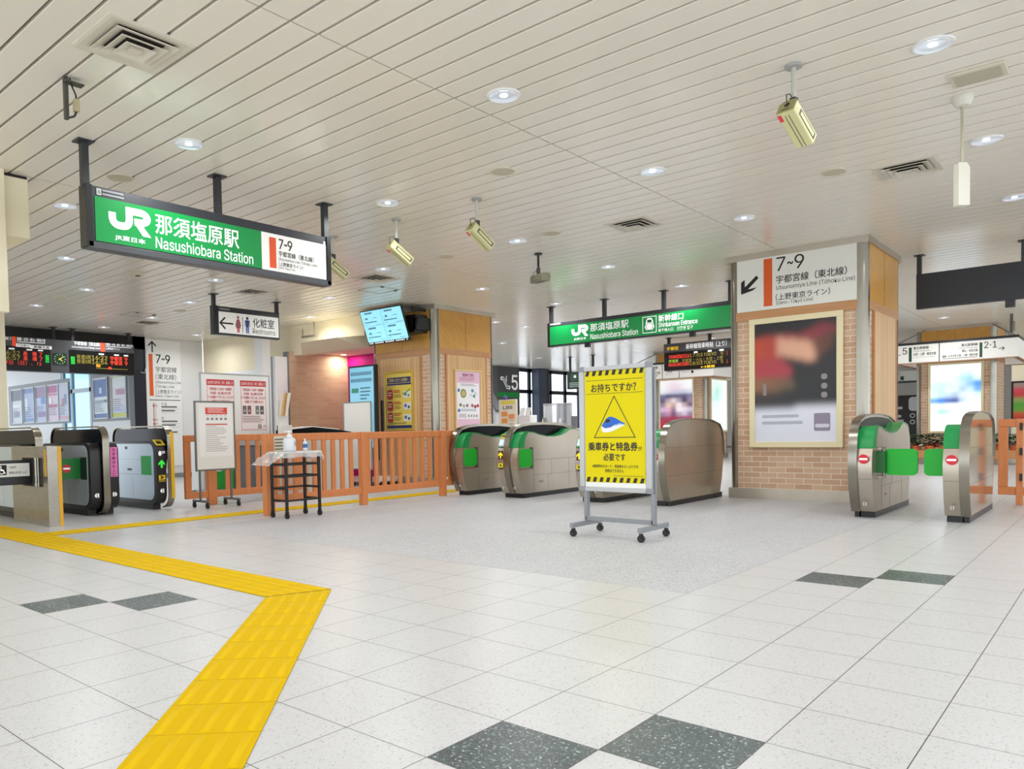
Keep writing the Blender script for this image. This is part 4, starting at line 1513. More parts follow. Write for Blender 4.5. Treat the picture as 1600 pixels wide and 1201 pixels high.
# ------------------------------------------------------------------ ticket gates
NOENTRY = M('#d3202e', 0.4)
def no_entry(bm, Fc, u, v, r, d=0.004):
    bm.disc(Fc, u, v, r, NOENTRY, d, n=28)
    bm.quad(Fc, u - r * 0.78, u + r * 0.78, v - r * 0.2, v + r * 0.2, TXT_W, d + 0.002)
def up_arrow(bm, Fc, u, v, s, mt, d=0.004):
    bm.poly(Fc, [(u - 0.13 * s, v - 0.5 * s), (u + 0.13 * s, v - 0.5 * s), (u + 0.13 * s, v + 0.05 * s), (u + 0.42 * s, v - 0.2 * s), (u + 0.42 * s, v + 0.1 * s), (u, v + 0.5 * s), (u - 0.42 * s, v + 0.1 * s), (u - 0.42 * s, v - 0.2 * s), (u - 0.13 * s, v + 0.05 * s)], mt, d)
GL = 1.98
def half_outline():
    # stainless half body, side view (x along the passage, z up)
    bot = [(0.17, 0.07), (GL - 0.17, 0.07)]
    back = [(GL - 0.08, 0.30), (GL - 0.03, 0.62), (GL - 0.06, 0.86), (GL - 0.12, 0.96)]
    top = [(1.80, 1.015), (1.62, 1.045), (1.50, 1.04), (1.38, 0.99), (1.22, 0.945), (1.02, 0.93), (0.82, 0.935), (0.62, 0.965), (0.46, 1.0), (0.33, 1.01), (0.24, 1.0), (0.17, 0.96)]
    front = [(0.11, 0.86), (0.06, 0.74), (0.03, 0.60), (0.05, 0.42), (0.10, 0.22)]
    return bot, back, top, front
FIN = [(0.17, 0.07), (GL - 0.17, 0.07), (GL - 0.09, 0.30), (GL - 0.03, 0.62), (GL - 0.05, 0.84), (GL - 0.10, 0.99), (GL - 0.18, 1.07), (1.55, 1.125), (1.25, 1.145), (0.95, 1.15), (0.65, 1.145), (0.40, 1.125), (0.22, 1.085), (0.12, 1.02), (0.06, 0.90), (0.02, 0.72), (0.02, 0.55), (0.05, 0.35), (0.10, 0.20)]
def green_gate(label, loc, yaw=0.0, sides=('L', 'R'), num=('', ''), flap={}, arrows=False, reader=False, finmat=None, noentry=False, canopy=True):
    t = thing('ticket_gate', label, 'ticket gate', loc, yaw, 'green ticket gates', local=True)
    Fs = F((0, 0, 0), (1, 0, 0))       # side view, d towards -y (viewer's right)
    single = len(sides) == 1
    b = MB()
    b.prism(Fs, FIN, -0.03, 0.03, finmat or STEEL)
    if single:
        q = 0.0303 if sides[0] == 'L' else -0.0303
        for z in (0.40, 0.775):
            b.fbox(Fs, 0.06, GL - 0.07, z, z + 0.003, min(q, q * 0.96), max(q, q * 0.96), SEAM)
    b.build('fin_plate', t, 0.004)
    b = MB()
    hw = 0.05 if not single else 0.045
    b.strip(Fs, FIN[3:] + FIN[:1], -0.014, -hw, hw, CHROME)
    b.build('fin_rim', t, 0.003)
    if canopy:
        b = MB()
        for s in sides:
            d0, d1 = (0.029, 0.034) if s == 'R' else (-0.034, -0.029)
            inner = [(0.16, 0.80), (GL - 0.10, 0.80), (GL - 0.11, 0.97), (GL - 0.19, 1.045), (1.55, 1.10), (1.25, 1.12), (0.95, 1.125), (0.65, 1.12), (0.42, 1.10), (0.25, 1.06), (0.17, 0.99)]
            b.prism(Fs, inner, d0, d1, BLACKG)
        b.build('glass_canopy', t)
    bot, back, top, front = half_outline()
    for s in sides:
        k = 1 if s == 'R' else -1
        d0, d1 = (0.03, 0.19) if s == 'R' else (-0.19, -0.03)
        out = d1 if s == 'R' else d0
        b = MB()
        b.prism(Fs, bot + back + top + front, d0, d1, STEEL)
        # panel joints on the passage side
        e = 0.0015
        a0, a1 = (out - 0.001, out + e) if s == 'R' else (out - e, out + 0.001)
        for (x0, x1, z0, z1) in ((0.46, 0.464, 0.08, 0.80), (0.46, 1.93, 0.575, 0.579), (0.46, 1.9, 0.34, 0.343), (0.85, 0.853, 0.08, 0.34), (0.95, 0.953, 0.34, 0.575), (1.45, 1.453, 0.08, 0.575)):
            b.fbox(Fs, x0, x1, z0, z1, a0, a1, SEAM)
        b.fbox(Fs, 0.60, 0.72, 0.22, 0.25, a0, a1, M('#8f8a82', 0.4))
        b.fbox(Fs, 0.046, 0.06, 0.437, 0.440, d0 + 0.006, d1 - 0.006, SEAM)
        b.build('side_body', t, 0.006)
        # green cap over the front shoulder and along the saddle
        cap = [(0.08, 0.775)] + [(0.105, 0.86)] + [(x, z + 0.001) for x, z in reversed(top)] + [(GL - 0.12, 0.965)]
        b = MB()
        g0, g1 = (d0 - 0.0, d1 + 0.004) if s == 'R' else (d0 - 0.004, d1)
        b.strip(Fs, cap, 0.012, g0, g1, GREEN)
        sh = [(0.07, 0.775), (0.10, 0.87), (0.165, 0.965), (0.24, 1.005), (0.33, 1.015), (0.31, 0.985), (0.26, 0.93), (0.235, 0.86), (0.225, 0.775)]
        b.prism(Fs, sh, g0, g1, GREEN)
        b.build('green_cap', t, 0.003)
        b = MB()
        b.fbox(Fs, 0.21, 1.90, 0.0, 0.075, min(d0, d1) + 0.012, max(d0, d1) - 0.006, BLACK)
        b.build('plinth', t)
        Ff = F((0.03, -(d0 + d1) / 2, 0), (0, -1, 0))
        b = MB()
        n_ = num[0] if s == 'L' else num[1]
        if n_:
            b.quad(F((0.135, -(d0 + d1) / 2, 0), (0, -1, 0)), -0.017, 0.017, 0.145, 0.18, M('#cfcbc2', 0.5), 0.06)
            b.text(F((0.135, -(d0 + d1) / 2, 0), (0, -1, 0)), n_, -0.007, 0.007, 0.152, 0.173, TXT_K, 0.062, 0.02)
        if b.v:
            b.build('number_label', t)
        if noentry:
            b = MB()
            no_entry(b, Ff, 0.0, 0.66, 0.052, 0.012)
            b.build('no_entry_sign', t)
        if arrows and s == 'L':
            b = MB()
            b.quad(Ff, -0.045, 0.045, 0.60, 0.73, M('#2a1410', 0.5), 0.012)
            up_arrow(b, Ff, 0.0, 0.665, 0.10, M('#f0d413', 0.5, emit=0.5), 0.014)
            b.build('arrow_display', t)
            b = MB()
            b.quad(Ff, -0.045, 0.045, 0.475, 0.54, M('#efdc12', 0.5), 0.014)
            b.text(Ff, '>', -0.02, 0.02, 0.488, 0.528, TXT_K, 0.016, 0.03)
            b.lines(Ff, -0.045, 0.045, 0.445, 0.468, 1, TXT_K, 0.014, 0.7, 0.1)
            b.build('guide_sticker', t)
        if reader and s == 'L':
            b = MB()
            Fr = F((0.10, -(d0 + d1) / 2, 0.88), (0, -1, 0), (0.45, 0, 0.9))
            b.fbox(Fr, -0.05, 0.05, -0.10, 0.02, 0.0, 0.035, M('#d8dfe0', 0.3))
            b.quad(Fr, -0.035, 0.035, -0.085, 0.0, M('#cfe6ea', 0.2, emit=0.3), 0.037)
            b.fbox(Fr, -0.05, 0.05, 0.03, 0.10, 0.0, 0.03, M('#e0cf25', 0.4))
            b.quad(Fr, -0.04, 0.04, 0.055, 0.085, M('#4f4a45', 0.3), 0.032)
            b.build('card_reader', t, 0.003)
        if s in flap:
            b = MB()
            FLP = FLAP
            if flap[s] == 'open':
                Fq = F((0, -out, 0), (1, 0, 0)) if s == 'R' else F((0, -out, 0), (-1, 0, 0))
                sg = 1 if s == 'R' else -1
                u0, u1 = (0.10, 0.40) if s == 'R' else (-0.40, -0.10)
                b.prism(Fq, rrect(u0, u1, 0.475, 0.755, 0.045), -0.01, 0.022, FLP)
                b.build('flap', t, 0.006)
                b = MB()
                b.fbox(Fq, min(u0, u1) + 0.26, min(u0, u1) + 0.34, 0.455, 0.775, -0.01, 0.006, M('#3b3833', 0.4))
                b.fbox(Fq, min(u0, u1) - 0.03, max(u0, u1) + 0.05, 0.44, 0.455, -0.01, 0.004, CHROME)
                b.build('flap_slot', t)
            else:
                y0, y1 = (-out - 0.385, -out - 0.06) if s == 'R' else (-out + 0.0, -out + 0.215)
                Fq = F((0.32, 0, 0), (0, -1, 0))
                b.prism(Fq, rrect(-y1, -y0, 0.475, 0.765, 0.05), -0.02, 0.02, FLP)
                b.build('flap', t, 0.008)
                b = MB()
                if s == 'R':
                    b.box(0.22, 0.34, -out - 0.09, -out + 0.002, 0.50, 0.74, M('#0b5c1c', 0.4))
                    b.box(0.20, 0.42, -out - 0.055, -out + 0.002, 0.435, 0.47, CHROME)
                    b.box(0.20, 0.42, -out - 0.055, -out + 0.002, 0.755, 0.785, CHROME)
                    b.cyl((0.30, -out - 0.06, 0.47), (0.30, -out - 0.06, 0.76), 0.018, CHROME)
                else:
                    b.box(0.27, 0.37, -out - 0.002, -out + 0.03, 0.45, 0.79, M('#0b5c1c', 0.4))
                b.build('flap_hinge', t, 0.003)
    b = MB()
    b.fbox(Fs, 0.21, 1.90, 0.0, 0.075, -0.04 if not single else -0.024, 0.04 if not single else 0.024, BLACK)
    b.build('fin_plinth', t)
    return t
GX = 7.07
green_gate('leftmost green ticket gate next to the long railing, with 1 on its front', (GX, 6.575, 0), sides=('R',), num=('', '1'), flap={'R': 'open'})
green_gate('double green ticket gate second from left, with card reader and yellow arrow', (GX, 5.46, 0), num=('2', '3'), flap={'R': 'open'}, arrows=True, reader=True)
green_gate('double green ticket gate half hidden behind the yellow poster stand', (GX, 4.05, 0), num=('', '4'), flap={'R': 'open'}, arrows=True, reader=True)
green_gate('ticket gate with a plain steel side, between yellow stand and brick pillar', (GX, 2.90, 0), sides=('L',), finmat=STEEL, noentry=True, flap={'L': 'open'})
green_gate('right ticket gate beside the brick pillar with green flap swung to the right', (GX, 0.625, 0), sides=('R',), num=('', '5'), flap={'R': 'closed'}, noentry=True)
green_gate('rightmost ticket gate with mirror steel side and green flap pointing left', (GX, -0.415, 0), sides=('L',), num=('5', ''), flap={'L': 'closed'}, noentry=True, finmat=STEEL_M)

BL_ = 1.72
def black_gate(label, loc, sides, left_n='', right_n='', pink=False, yellow=False, flap=None, yaw=PI / 2):
    t = thing('ticket_gate', label, 'ticket gate', loc, yaw, 'black fronted ticket gates', local=True)
    Fs = F((0, 0, 0), (1, 0, 0))
    fin = arc(0.18, 0.22, 0.18, 270, 180, 5) + arc(0.17, 1.02, 0.17, 180, 90, 6) + arc(BL_ - 0.17, 1.02, 0.17, 90, 0, 6) + arc(BL_ - 0.18, 0.22, 0.18, 0, -90, 5)
    b = MB()
    body = [(0.30, 0.08), (BL_ - 0.30, 0.08), (BL_ - 0.10, 0.9), (0.10, 0.9)]
    b.prism(Fs, body, -0.03, 0.03, BLACK)
    b.build('core', t)
    b = MB()
    b.strip(Fs, fin, 0.018, -0.045, 0.045, CHROME if not yellow else CHROME)
    b.build('fin_rim', t, 0.003)
    b = MB()
    b.prism(Fs, [(0.05, 0.85), (BL_ - 0.05, 0.85)] + arc(BL_ - 0.19, 1.0, 0.17, 0, 90, 5) + arc(0.19, 1.0, 0.17, 90, 180, 5), -0.028, 0.028, M('#0a0d1a', 0.15, spec=0.15))
    b.build('glass_canopy', t)
    if yellow:
        b = MB()
        b.strip(Fs, fin[4:9], 0.020, 0.0, 0.05, M('#e8b91a', 0.4))
        b.strip(Fs, [(0.002, 0.85), (0.002, 0.3)], 0.006, 0.012, 0.05, M('#e8b91a', 0.4))
        b.build('yellow_edge', t)
    prof = arc(0.20, 0.24, 0.16, 270, 180, 5) + arc(0.16, 0.86, 0.12, 180, 90, 5) + arc(BL_ - 0.16, 0.86, 0.12, 90, 0, 5) + arc(BL_ - 0.20, 0.24, 0.16, 0, -90, 5)
    panel = arc(0.24, 0.26, 0.12, 270, 180, 5) + arc(0.24, 0.83, 0.12, 180, 90, 5) + arc(BL_ - 0.24, 0.83, 0.12, 90, 0, 5) + arc(BL_ - 0.24, 0.26, 0.12, 0, -90, 5)
    for s in sides:
        d0, d1 = (0.045, 0.19) if s == 'R' else (-0.19, -0.045)
        out = d1 if s == 'R' else d0
        b = MB()
        b.prism(Fs, prof, d0, d1, M('#1d1c1c', 0.3))
        b.build('side_body', t, 0.006)
        b = MB()
        a0, a1 = (out - 0.002, out + 0.006) if s == 'R' else (out - 0.006, out + 0.002)
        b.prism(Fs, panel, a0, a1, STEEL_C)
        c0, c1 = (a1, a1 + 0.001) if s == 'R' else (a0 - 0.001, a0)
        for (x0, x1, z0, z1) in ((0.13, 1.5, 0.50, 0.503), (0.40, 1.5, 0.72, 0.722), (0.75, 0.752, 0.14, 0.50)):
            b.fbox(Fs, x0, x1, z0, z1, c0, c1, SEAM)
        b.build('steel_panel', t, 0.002)
        b = MB()
        b.fbox(Fs, 0.9, 0.98, 0.87, 0.91, c0, c1 + (0.002 if s == 'R' else 0), M('#20262c', 0.4))
        b.fbox(Fs, 0.78, 0.92, 0.555, 0.585, c0, c1, M('#4d5052', 0.5))
        b.build('side_print', t)
        b = MB()
        b.fbox(Fs, 0.22, BL_ - 0.22, 0.0, 0.085, min(d0, d1) + 0.02, max(d0, d1) - 0.01, M('#2a2927', 0.5))
        b.build('plinth', t)
        Ff = F((0.04, -(d0 + d1) / 2, 0), (0, -1, 0))
        n_ = left_n if s == 'L' else right_n
        b = MB()
        if n_:
            b.poly(Ff, [(-0.035, 0.275), (-0.018, 0.25), (0.025, 0.25), (0.025, 0.305), (-0.018, 0.305)] if s == 'L' else [(0.035, 0.275), (0.018, 0.305), (-0.025, 0.305), (-0.025, 0.25), (0.018, 0.25)], TXT_W, 0.012)
            b.text(Ff, n_, -0.012, 0.012, 0.256, 0.299, TXT_K, 0.014, 0.02)
        if b.v:
            b.build('number_label', t)
        b = MB()
        if pink and s == 'R':
            b.quad(Ff, -0.045, 0.052, 0.515, 0.92, M('#ee7fc4', 0.5), 0.012)
            for k, ch in enumerate('在来線改札入口'):
                v = 0.865 - k * 0.0565
                b.text(Ff, ch, -0.02, 0.026, v - 0.004, v + 0.04, M('#6d1550', 0.5), 0.014, 0.01)
        if yellow and s == 'L':
            up_arrow(b, Ff, 0.0, 0.66, 0.115, M('#2fd63e', 0.5, emit=0.6), 0.012)
            b.build('arrow_display', t)
            b = MB()
            b.quad(Ff, -0.05, 0.05, 0.435, 0.50, M('#e7c21a', 0.5), 0.012)
            b.text(Ff, '>', -0.02, 0.02, 0.447, 0.49, TXT_K, 0.014, 0.04)
            b.quad(Ff, -0.05, 0.05, 0.405, 0.428, M('#a88b12', 0.5), 0.012)
            b.build('guide_sticker', t)
            b = MB()
            b.disc(Ff, -0.02, 0.81, 0.025, TXT_W, 0.012, 0.035)
            b.lines(Ff, 0.01, 0.055, 0.80, 0.84, 2, TXT_W, 0.012, 0.5, 0.0)
        if b.v:
            b.build('front_sticker', t)
        if yellow and s == 'L':
            b = MB()
            Fr = F((0.10, -(d0 + d1) / 2, 0.955), (0, -1, 0), (0.85, 0, 0.5))
            frame_rects(b, Fr, -0.065, 0.065, -0.07, 0.07, 0.02, 0, 0.02, M('#d9bb2a', 0.4))
            b.build('card_reader', t, 0.003)
        if flap and s in flap:
            b = MB()
            if flap[s] == 'closed':
                Fq = F((0.34, 0, 0), (0, -1, 0))
                o_ = -out
                b.prism(Fq, rrect(-(o_ + 0.30), -(o_ + 0.01), 0.50, 0.78, 0.02), -0.012, 0.012, M('#0b7a2c', 0.4))
                no_entry(b, Fq, -(o_ + 0.19), 0.645, 0.055, 0.014)
                b.build('flap', t, 0.003)
                b = MB()
                b.box(0.14, 0.33, o_ - 0.01, o_ + 0.009, 0.49, 0.79, M('#1d2024', 0.3))
                b.build('flap_slot', t)
            else:
                Fq = F((0, -out, 0), (-1, 0, 0))
                b.fbox(Fq, -0.48, -0.18, 0.50, 0.775, -0.01, 0.012, M('#15a53c', 0.4))
                b.build('flap', t, 0.003)
    return t
black_gate('middle black gate with a pink vertical sticker and 1 and 2 on its front', (2.40, 8.62, 0), ('L', 'R'), '1', '2', pink=True, flap={'L': 'closed'})
black_gate('black gate with green arrow and yellow edge, nearest the white notice board', (3.32, 8.62, 0), ('L',), '3', '', yellow=True, flap={'L': 'open'})
black_gate('black gate at the left edge, mostly hidden behind the steel barrier', (1.72, 9.05, 0), ('L',))

# steel barrier with the wheelchair flap at the left edge
STEEL_B = steel_mat('stainless_grey', '#9c968c', '#aaa59b', 0.28, 0.8)
t = thing('gate_barrier', 'steel barrier with yellow edge and black wheelchair flap, at left edge', 'barrier', (1.47, 8.45, 0))
Fc = FX(1.40, 9.08)
b = MB()
for (u0, u1, v0, v1) in ((0, 1.16, 0.0, 0.47), (0, 0.74, 0.82, 0.96), (0.74, 1.16, 0.82, 0.96), (1.02, 1.16, 0.47, 0.82), (0, 0.36, 0.47, 0.82)):
    b.fbox(Fc, u0, u1, v0, v1, -0.12, 0.0, STEEL_B)
b.build('steel_body', t)
b = MB()
b.fbox(Fc, 0.36, 1.02, 0.47, 0.82, -0.115, -0.095, M('#33322f', 0.4))
b.cyl(Fc.p(0.70, 0.47, -0.04), Fc.p(0.70, 0.82, -0.04), 0.025, CHROME)
b.cyl(Fc.p(0.77, 0.47, -0.04), Fc.p(0.77, 0.82, -0.04), 0.015, CHROME)
b.build('recess', t)
b = MB()
b.box(1.52, 1.56, 7.915, 7.96, 0.0, 0.955, M('#e2a81c', 0.4))
b.fbox(Fc, 1.075, 1.13, 0.60, 0.92, 0.0, 0.004, M('#d9a514', 0.45))
b.build('yellow_edge', t)
b = MB()
Ff = F((0, 8.42, 0), (1, 0, 0))
b.fbox(Ff, 0.72, 1.40, 0.50, 0.80, -0.02, 0.02, M('#17171a', 0.35))
b = b.build('flap', t, 0.01)
b['org'] = t['org']
c = MB()
c.quad(Ff, 1.0, 1.37, 0.60, 0.76, M('#e4e4e0', 0.5), 0.022)
c.quad(Ff, 1.015, 1.115, 0.625, 0.745, TXT_K, 0.024)
c.ring(Ff, 1.06, 0.665, 0.022, 0.03, TXT_W, 0.026)
c.disc(Ff, 1.052, 0.727, 0.008, TXT_W, 0.026, n=10)
c.ribbon(Ff, [(1.053, 0.715), (1.056, 0.68), (1.08, 0.68), (1.092, 0.648), (1.102, 0.648)], 0.009, TXT_W, 0.026)
c.text(Ff, 'つなが', 1.14, 1.22, 0.70, 0.73, TXT_K, 0.024, 0.01)
c.text(Ff, '出札のきっぷ', 1.14, 1.34, 0.635, 0.665, TXT_K, 0.024, 0.01)
c.build('wheelchair_label', b)
b = MB()
b.box(0.55, 1.0, 9.0, 9.25, 0.72, 1.0, STEEL)
tag(b.build('counter_ledge', bevel=0.004), 'steel ledge on the cream wall above the wheelchair flap, left edge', 'ledge')
# ------------------------------------------------------------------ posters and screens
def colour_mat(name, emit=0.0, rough=0.3):
    mt = bpy.data.materials.new(name)
    mt.use_nodes = True
    nt = mt.node_tree
    bs = nt.nodes['Principled BSDF']
    at = nt.nodes.new('ShaderNodeAttribute')
    at.attribute_name = 'print'
    nt.links.new(at.outputs['Color'], bs.inputs['Base Color'])
    bs.inputs['Roughness'].default_value = rough
    if emit:
        nt.links.new(at.outputs['Color'], bs.inputs['Emission Color'])
        bs.inputs['Emission Strength'].default_value = emit
    return mt
def soft_print(name, Fc, u0, u1, v0, v1, rows, parent, d=0.006, emit=0.0, sub=5):
    """a softly blurred printed picture: coarse colour grid, smoothly interpolated over a fine mesh"""
    R, C_ = len(rows), len(rows[0])
    g = rows if not isinstance(rows[0][0], str) else [[lin(c) for c in r] for r in rows]
    if g is rows:
        sub = 2
    nx, ny = C_ * sub, R * sub
    b = MB()
    vs, cols = [], []
    sm = lambda t: t * t * (3 - 2 * t)
    for j in range(ny + 1):
        for i in range(nx + 1):
            fu, fv = i / nx, j / ny
            vs.append(Fc.p(u0 + (u1 - u0) * fu, v1 - (v1 - v0) * fv, d))
            a = min(max(fu * C_ - 0.5, 0), C_ - 1.001)
            c = min(max(fv * R - 0.5, 0), R - 1.001)
            ia, ic = int(a), int(c)
            ta, tc = sm(a - ia), sm(c - ic)
            ia2, ic2 = min(ia + 1, C_ - 1), min(ic + 1, R - 1)
            cols.append([(g[ic][ia][q] * (1 - ta) + g[ic][ia2][q] * ta) * (1 - tc) + (g[ic2][ia][q] * (1 - ta) + g[ic2][ia2][q] * ta) * tc for q in range(4)])
    fs = [(j * (nx + 1) + i + 1, j * (nx + 1) + i, (j + 1) * (nx + 1) + i, (j + 1) * (nx + 1) + i + 1) for j in range(ny) for i in range(nx)]
    b.add(vs, fs, colour_mat('print_' + name, emit))
    o = b.build(name, parent)
    at = o.data.color_attributes.new('print', 'FLOAT_COLOR', 'POINT')
    at.data.foreach_set('color', [x for c in cols for x in c])
    return o
GOLD = M('#e8dab0', 0.4)
def light_box(label, Fc, u0, u1, v0, v1, rows, org, emit=0.25, fw=0.075, extra=None, fm=GOLD):
    t = thing('poster_case', label, 'poster', org)
    b = MB()
    frame_rects(b, Fc, u0, u1, v0, v1, fw, -0.01, 0.03, fm)
    b.build('case_frame', t, 0.004)
    o = soft_print('poster', Fc, u0 + fw, u1 - fw, v0 + fw, v1 - fw, rows, t, 0.012, emit)
    if extra:
        b = MB()
        o['org'] = t['org']
        extra(o)
    return t
def painted(polys, base, w, h, blur):
    """paint simple shapes (0..1, v down) on a coarse grid and blur them"""
    g = [[lin(base) for _ in range(w)] for _ in range(h)]
    for pts, c0, c1 in polys:
        ca, cb = lin(c0), lin(c1)
        for j in range(h):
            for i in range(w):
                x, y = (i + 0.5) / w, (j + 0.5) / h
                ins = False
                for (xa, ya), (xb, yb) in zip(pts, pts[1:] + pts[:1]):
                    if (ya > y) != (yb > y) and x < (xb - xa) * (y - ya) / (yb - ya) + xa:
                        ins = not ins
                if ins:
                    t_ = (x - min(p_[0] for p_ in pts)) / max(1e-6, max(p_[0] for p_ in pts) - min(p_[0] for p_ in pts))
                    g[j][i] = tuple(ca[q] * (1 - t_) + cb[q] * t_ for q in range(4))
    for _ in range(blur):
        for di, dj in ((1, 0), (0, 1)):
            n_ = []
            for j in range(h):
                row = []
                for i in range(w):
                    k_ = [g[min(max(j + dj * s_, 0), h - 1)][min(max(i + di * s_, 0), w - 1)] for s_ in (-1, 0, 1)]
                    row.append(tuple((k_[0][q] + 2 * k_[1][q] + k_[2][q]) / 4 for q in range(4)))
                n_.append(row)
            g = n_
    return g
z_ = lambda *p: [((a_ - 80) / 675, (c_ - 140) / 965) for a_, c_ in p]
R1 = painted([
 (z_((80, 240), (270, 235), (470, 250), (640, 175), (755, 200), (755, 260), (580, 300), (270, 260)), '8f2f2c', '7a2432'),
 (z_((80, 250), (275, 250), (280, 410), (400, 520), (390, 570), (80, 590)), 'b5401f', '9c3036'),
 (z_((80, 430), (300, 420), (400, 530), (370, 580), (80, 590)), 'a83436', 'a23040'),
 (z_((80, 590), (390, 575), (430, 680), (80, 710)), '8a5a38', '5c4a32'),
 (z_((270, 255), (570, 310), (590, 480), (270, 405)), 'd39a80', 'd7a385'),
 (z_((570, 300), (735, 230), (725, 350), (590, 470)), '6a3a26', '54301f'),
 (z_((440, 250), (640, 180), (735, 210), (580, 290)), '8e2a34', '7a2030'),
 (z_((80, 720), (430, 690), (430, 760), (80, 830)), '2a1f1a', '1c1816'),
 (z_((80, 832), (755, 818), (755, 1105), (80, 1105)), 'd3d5e0', 'd6d8e2')], '181515', 36, 50, 3)
Fc = FX(8.858, 2.74)
def x1(o):
    def blob(name, u0, u1, v0, v1, r, mt, d=0.013):
        b = MB()
        b.prism(Fc, rrect(u0, u1, v0, v1, r), d, d + 0.0015, mt)
        b.build(name, o)
    for v in (1.69, 1.565, 1.445):
        blob('blurred_character', 1.285, 1.365, v - 0.04, v + 0.04, 0.035, M('#8f8987', 0.5))
    blob('blurred_caption', 0.515, 0.565, 1.46, 1.64, 0.024, M('#8d8380', 0.5))
    for v, l in ((1.17, 0.5), (1.08, 0.55)):
        blob('blurred_caption', 0.50, 0.50 + l, v - 0.02, v + 0.02, 0.018, M('#b5b7c2', 0.5))
    blob('blurred_stamp', 1.195, 1.40, 0.96, 1.20, 0.02, M('#93899c', 0.5))
    blob('blurred_stamp', 1.21, 1.39, 1.005, 1.055, 0.02, M('#d8d2de', 0.5), 0.0146)
light_box('framed poster with dark red cake slice on the right brick pillar', Fc, 0.326, 1.558, 0.736, 2.549, R1, (8.85, 1.8, 0.736), 0.1, 0.078, x1)
W_ = 'f2fafd'
R3 = [[W_] * 7, [W_, W_, W_, W_, 'd6f0fa', 'd2eefa', W_], [W_, W_, W_, 'dcf2fb', 'b4def6', 'a4d4f4', 'd8eefa'],
      ['d4ecfa', 'c8e6fa', 'd4ecfa', 'e0f2fc', 'c0e0f8', '94c4f2', '5a98e6'], ['c4e2fa', 'b8dcf8', 'd0e8fa', 'c8dcee', 'a8bcd8', 'b8d4f0', '6aa4ea'],
      ['cfe8fb', 'b4d4f2', 'b0c8e2', 'a4b4d0', 'c8dcf2', 'd4e8fa', 'c4dcf6'], ['6aa0e4', '3f7fd2', '5268a4', '4a5a94', 'b0c4e0', 'd8eafa', 'd4e6f8'],
      [W_, 'e0f2fa', W_, W_, W_, W_, W_], ['e8f8f4', '9ee4c4', 'bcecd8', W_, W_, W_, W_], [W_] * 7, [W_] * 7, [W_] * 7]
light_box('bright blue and white framed poster on the far right pillar', FX(20.99, 2.27), -0.06, 1.14, 0.75, 2.55, R3, (20.98, 1.7, 0.75), 0.75, 0.055)
R4 = [['f0f2f6', 'f2eef2', 'eee2ea', 'f0eaf0', 'f2f4f8', 'f4f6f8'], ['f0f2f6', 'ecdfe8', 'e6d2de', 'ead8e2', 'f2f0f4', 'f2f6f8'], ['dfe2ec', 'd4d2e0', 'c8c4d6', 'c4c4d8', 'c8c8da', 'd4d8e6'],
      ['6a6c8c', '4a4c70', '5a5a7a', '62587a', '585270', '7a7494'], ['585478', 'b09a9e', 'd8c8c8', '9a90a0', '4a3a50', '8a7a94'], ['8a7a94', 'd8b8a8', 'b89a94', 'e4dce0', 'b49aa4', '6a5870'],
      ['c4a8cc', 'd0a4b4', '8a7088', 'e8e0e4', 'd8ccd6', 'c0b4c4'], ['8a7a94', 'b08098', '6a4a68', 'a890a8', 'c0b0c4', '8a7a94'], ['8a3a54', '9a3450', '94324e', '903a58', '8a4060', '9a4460'],
      ['a82848', 'a02844', '9a3a54', '6aa4c0', '78b4cc', '84a4bc'], ['a41c34', '98223c', '8a3a50', '5a94b4', '64a0bc', '7a8ca4'], ['8a1a2e', '8a2038', '80405a', '547a9a', '58809a', '6a6a84']]
light_box('framed poster of a blurred crowd on the far middle pillar', FX(20.94, 9.83), -0.06, 1.15, 0.75, 2.58, R4, (20.93, 9.3, 0.75), 0.55, 0.055)
R5 = [['ecf6f4', 'dcf4ee', 'ecf8f8', 'f2fafa'], ['dcf4f0', 'b4ecd8', 'd8f4ee', 'f0fafa'], ['c8f0ec', 'c0ecec', 'e8f6f8', 'f0fafa'], ['e4f4f8', 'e8f4f8', 'f0f8fa', 'f2fafa'], ['eef6fa', 'e2ecf4', 'ecf4f8', 'f2fafa'], ['eef6fa'] * 4, ['e8f2f8'] * 4]
light_box('white and mint framed poster round the corner of the crowd poster', FY(8.27, 21.25), -0.06, 1.25, 0.85, 2.56, R5, (21.85, 8.26, 0.85), 0.65, 0.055)
R6 = [['8a7468', '7a6a64', '8a6a60', '7a6a64'], ['b0404a', 'd02a3a', 'd0303c', 'a83a44'], ['a83a3a', 'd82c3a', 'c8303a', 'b04a4a'], ['7a8a4a', '8a6a3a', '6a8a3a', 'a06a3a'], ['4a8a34', '5a9a34', '5a8a34', '8a7a3a'], ['5a8a34', '8aa43a', 'a4a44a', 'b0603a'], ['b04a34', 'c0503a', 'b8443a', 'a83a34'], ['9a3430', 'a83a34', 'a0403a', '8a3a34']]
light_box('red and green poster in a black frame at the far right edge', FX(25.96, 1.03), -0.03, 1.6, 0.95, 2.2, R6, (25.95, 0.3, 0.95), 0.3, 0.05, None, BLACK)
b = MB()
b.box(26.0, 26.3, -3.5, 1.06, 0, HC, CREAM)
struct(b.build('wall_right'))

